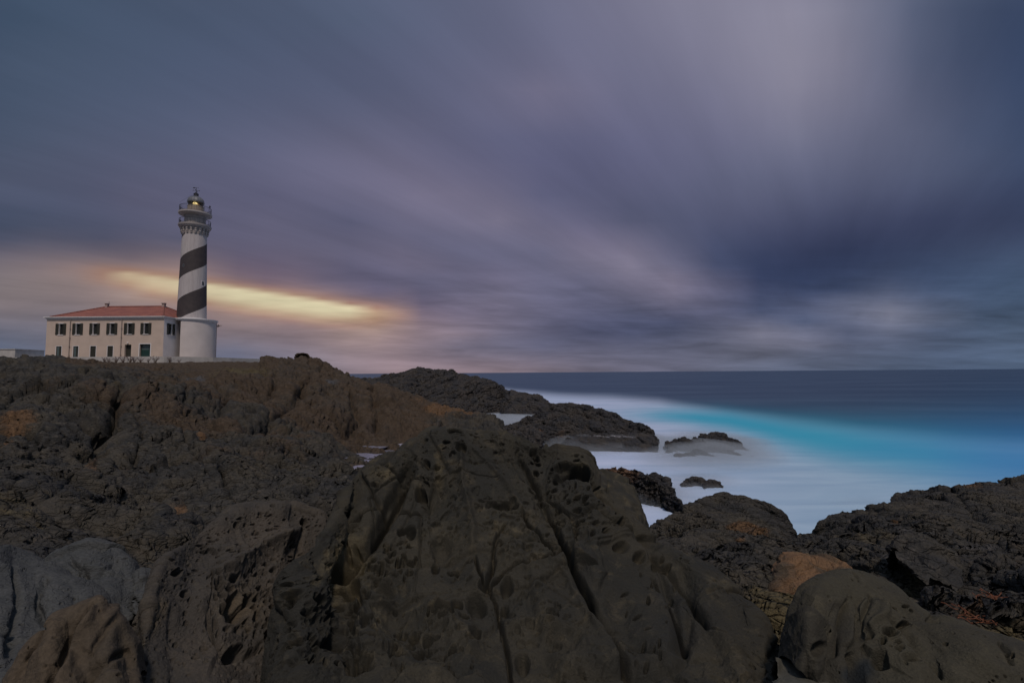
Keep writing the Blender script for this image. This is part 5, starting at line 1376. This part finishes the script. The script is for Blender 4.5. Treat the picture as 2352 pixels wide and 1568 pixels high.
tag(mb.build('terrace', plain('terrace_ground', (.16,.14,.12), .9, .2, .5)), kind='structure')
fb = Q(36, 870, 112)
sb = empty('low_building', (fb[0], 112, 9.86)); tag(sb, 'low pale building cut off by the left edge of the picture', 'building')
hb = Q(20, 853, 112)[2] - 9.86
mb = MB(); mb.box(-14, 0, 0, 7, 0, hb); mb.build('wall', M_wallp, sb)
mb = MB(); mb.box(-14.1, .12, -.12, 7.1, hb + .003, hb + .15); mb.build('roof_edge', M_wallp, sb)
mb = MB(); mb.box(-3.2, -1.7, -.03, -.004, .35, .62); mb.build('window', M_dark, sb)

# ---- dry shrubs growing along the foot of the wall
M_stem = plain('dry_stems', (.11, .075, .06), .9, .3, 8)
M_head = plain('dry_flower_heads', (.16, .10, .10), .9, .3, 20)
def shrub(loc, s_, seed):
    r_ = random.Random(seed); root = empty('dry_shrub', loc)
    mb = MB(); hm = MB()
    for i in range(16):
        a = r_.uniform(0, 6.28); l_ = r_.uniform(.35, .95) * s_; sp2 = r_.uniform(.1, .65) * s_
        m_ = (math.cos(a) * sp2 * .5, math.sin(a) * sp2 * .5, l_ * .6); e_ = (math.cos(a) * sp2, math.sin(a) * sp2, l_)
        mb.tube((0, 0, -.3), m_, .02, 4); mb.tube(m_, e_, .015, 4)
        for k in range(3):
            o_ = [e_[j] + r_.uniform(-.07, .07) for j in range(3)]; w_ = r_.uniform(.03, .07)
            hm.lathe([(0, o_[2] - w_ * .6), (w_, o_[2]), (0, o_[2] + w_ * .6)], 5, 0, 2*math.pi, o_[0], o_[1])
    mb.build('stems', M_stem, root); hm.build('flower_heads', M_head, root)  # second mesh holds the dry flower heads
    return root
def copy_tree(o, parent=None):
    c = o.copy(); C.objects.link(c)
    if parent: c.parent = parent
    for ch in list(o.children):
        copy_tree(ch, c)
    return c
protos = [shrub((0, 0, 0), 1.0, 5), shrub((0, 0, 0), 1.0, 9)]
spots = [(197, .55), (255, .85), (266, .7), (284, .9), (300, .95), (318, 1.0), (328, .85), (343, .75), (362, .6), (379, 1.0), (415, .75), (437, .5)]
for i, (x, s_) in enumerate(spots):
    o = protos[i % 2] if i < 2 else copy_tree(protos[i % 2])
    d_ = 74.0 if x < 400 else 75.2
    w_ = Q(x, 884, d_); o.location = (w_[0], w_[1], 8.98); o.scale = (s_ * 1.15, s_ * 1.15, s_ * 1.05); o.rotation_euler = (0, 0, i * 1.7)
    tag(o, 'dry brownish flowering shrub growing at the foot of the low boundary wall', 'shrub', 'dry shrubs along the foot of the low wall')

# ------------------------------------------------------------------ low spray hanging over the surf
ma = np.linspace(math.atan((930 - 1176) / F), math.atan((2420 - 1176) / F), 120); md = np.exp(np.linspace(math.log(23), math.log(170), 110))
MA, MD = np.meshgrid(ma, md)
wp_ = np.stack([MD * np.tan(MA), MD, MD * 0], -1)
a1, a2 = proj(wp_.reshape(-1, 3)); a1 = a1.reshape(MA.shape); a2 = a2.reshape(MA.shape)
fo, tq_, bl_, dm_ = sea_fields(a1, a2)
hm_ = sstep(fo, .3, 1) * (1 - .8 * tq_) * ell(a1, a2, [(1630,1040,140,36,1.5), (1350,1020,220,22,1.25), (1480,1145,130,36,1.4), (1700,1200,170,26,.8), (1980,1160,130,26,.6), (1150,975,110,22), (1605,1110,90,24), (1230,948,110,10,.8)])
hm_ *= sstep(MA, ma[0], ma[0] + .1) * (1 - sstep(MA, ma[-1] - .12, ma[-1])) * sstep(MD, 23, 27) * (1 - sstep(MD, 130, 168))
nz_ = fbm((wp_ * .16).reshape(-1, 3), 3, 400).reshape(MA.shape)
bx_ = 1
top_ = wp_.copy(); top_[..., 2] = -.10 + 1.0 * hm_ * (.62 + .45 * nz_) * np.clip(MD / 45, .6, 1.6)
bot_ = wp_.copy(); bot_[..., 2] = -.35
nr_, nc_ = MA.shape; N_ = nr_ * nc_
ix = np.arange(N_).reshape(nr_, nc_)
tf = np.stack([ix[:-1, :-1], ix[:-1, 1:], ix[1:, 1:], ix[1:, :-1]], -1).reshape(-1, 4)
bfc = tf[:, ::-1] + N_
ring = list(ix[0, :]) + list(ix[1:, -1]) + list(ix[-1, -2::-1]) + list(ix[-2:0:-1, 0])
side = [(int(ring[i] + N_), int(ring[(i + 1) % len(ring)] + N_), int(ring[(i + 1) % len(ring)]), int(ring[i])) for i in range(len(ring))]
me = bpy.data.meshes.new('sea_mist'); me.from_pydata(np.concatenate([top_.reshape(-1, 3), bot_.reshape(-1, 3)]).tolist(), [], tf.tolist() + bfc.tolist() + side); me.update()
mt = bpy.data.materials.new('sea_spray'); mt.use_nodes = True; g = NT(mt.node_tree)
pv = g.n('ShaderNodeVolumePrincipled'); pv.inputs['Color'].default_value = (.84, .92, 1.0, 1); pv.inputs['Density'].default_value = 0.32; pv.inputs['Anisotropy'].default_value = 0.0
oo = g.n('ShaderNodeOutputMaterial'); g.l(pv.outputs[0], oo.inputs['Volume'])
me.materials.append(mt)
mo = bpy.data.objects.new('sea_mist', me); C.objects.link(mo); tag(mo, kind='stuff')

# ------------------------------------------------------------------ tangle of dry seaweed on the right shore
r_ = random.Random(77)
wp0 = weed_path[0]; mb = MB()
for k in range(110):
    i = r_.randrange(len(weed_path) - 1); t_ = r_.random()
    c_ = (weed_path[i] * (1 - t_) + weed_path[i + 1] * t_) - wp0 + np.array([r_.gauss(0, .05), r_.gauss(0, .07), r_.uniform(.01, .06)])
    a_ = r_.uniform(0, 6.28); pr = c_
    for q in range(4):
        a_ += r_.uniform(-.9, .9); nx = pr + np.array([math.cos(a_) * .035, math.sin(a_) * .035, r_.uniform(-.015, .018)])
        mb.tube(pr, nx, .004, 4); pr = nx
o = mb.build('dry_seaweed', plain('dry_seaweed_red', (.16, .060, .030), .8, .3, 12)); o.location = tuple(wp0)
tag(o, 'reddish tangle of dried seaweed lying on the near right shore', 'seaweed')
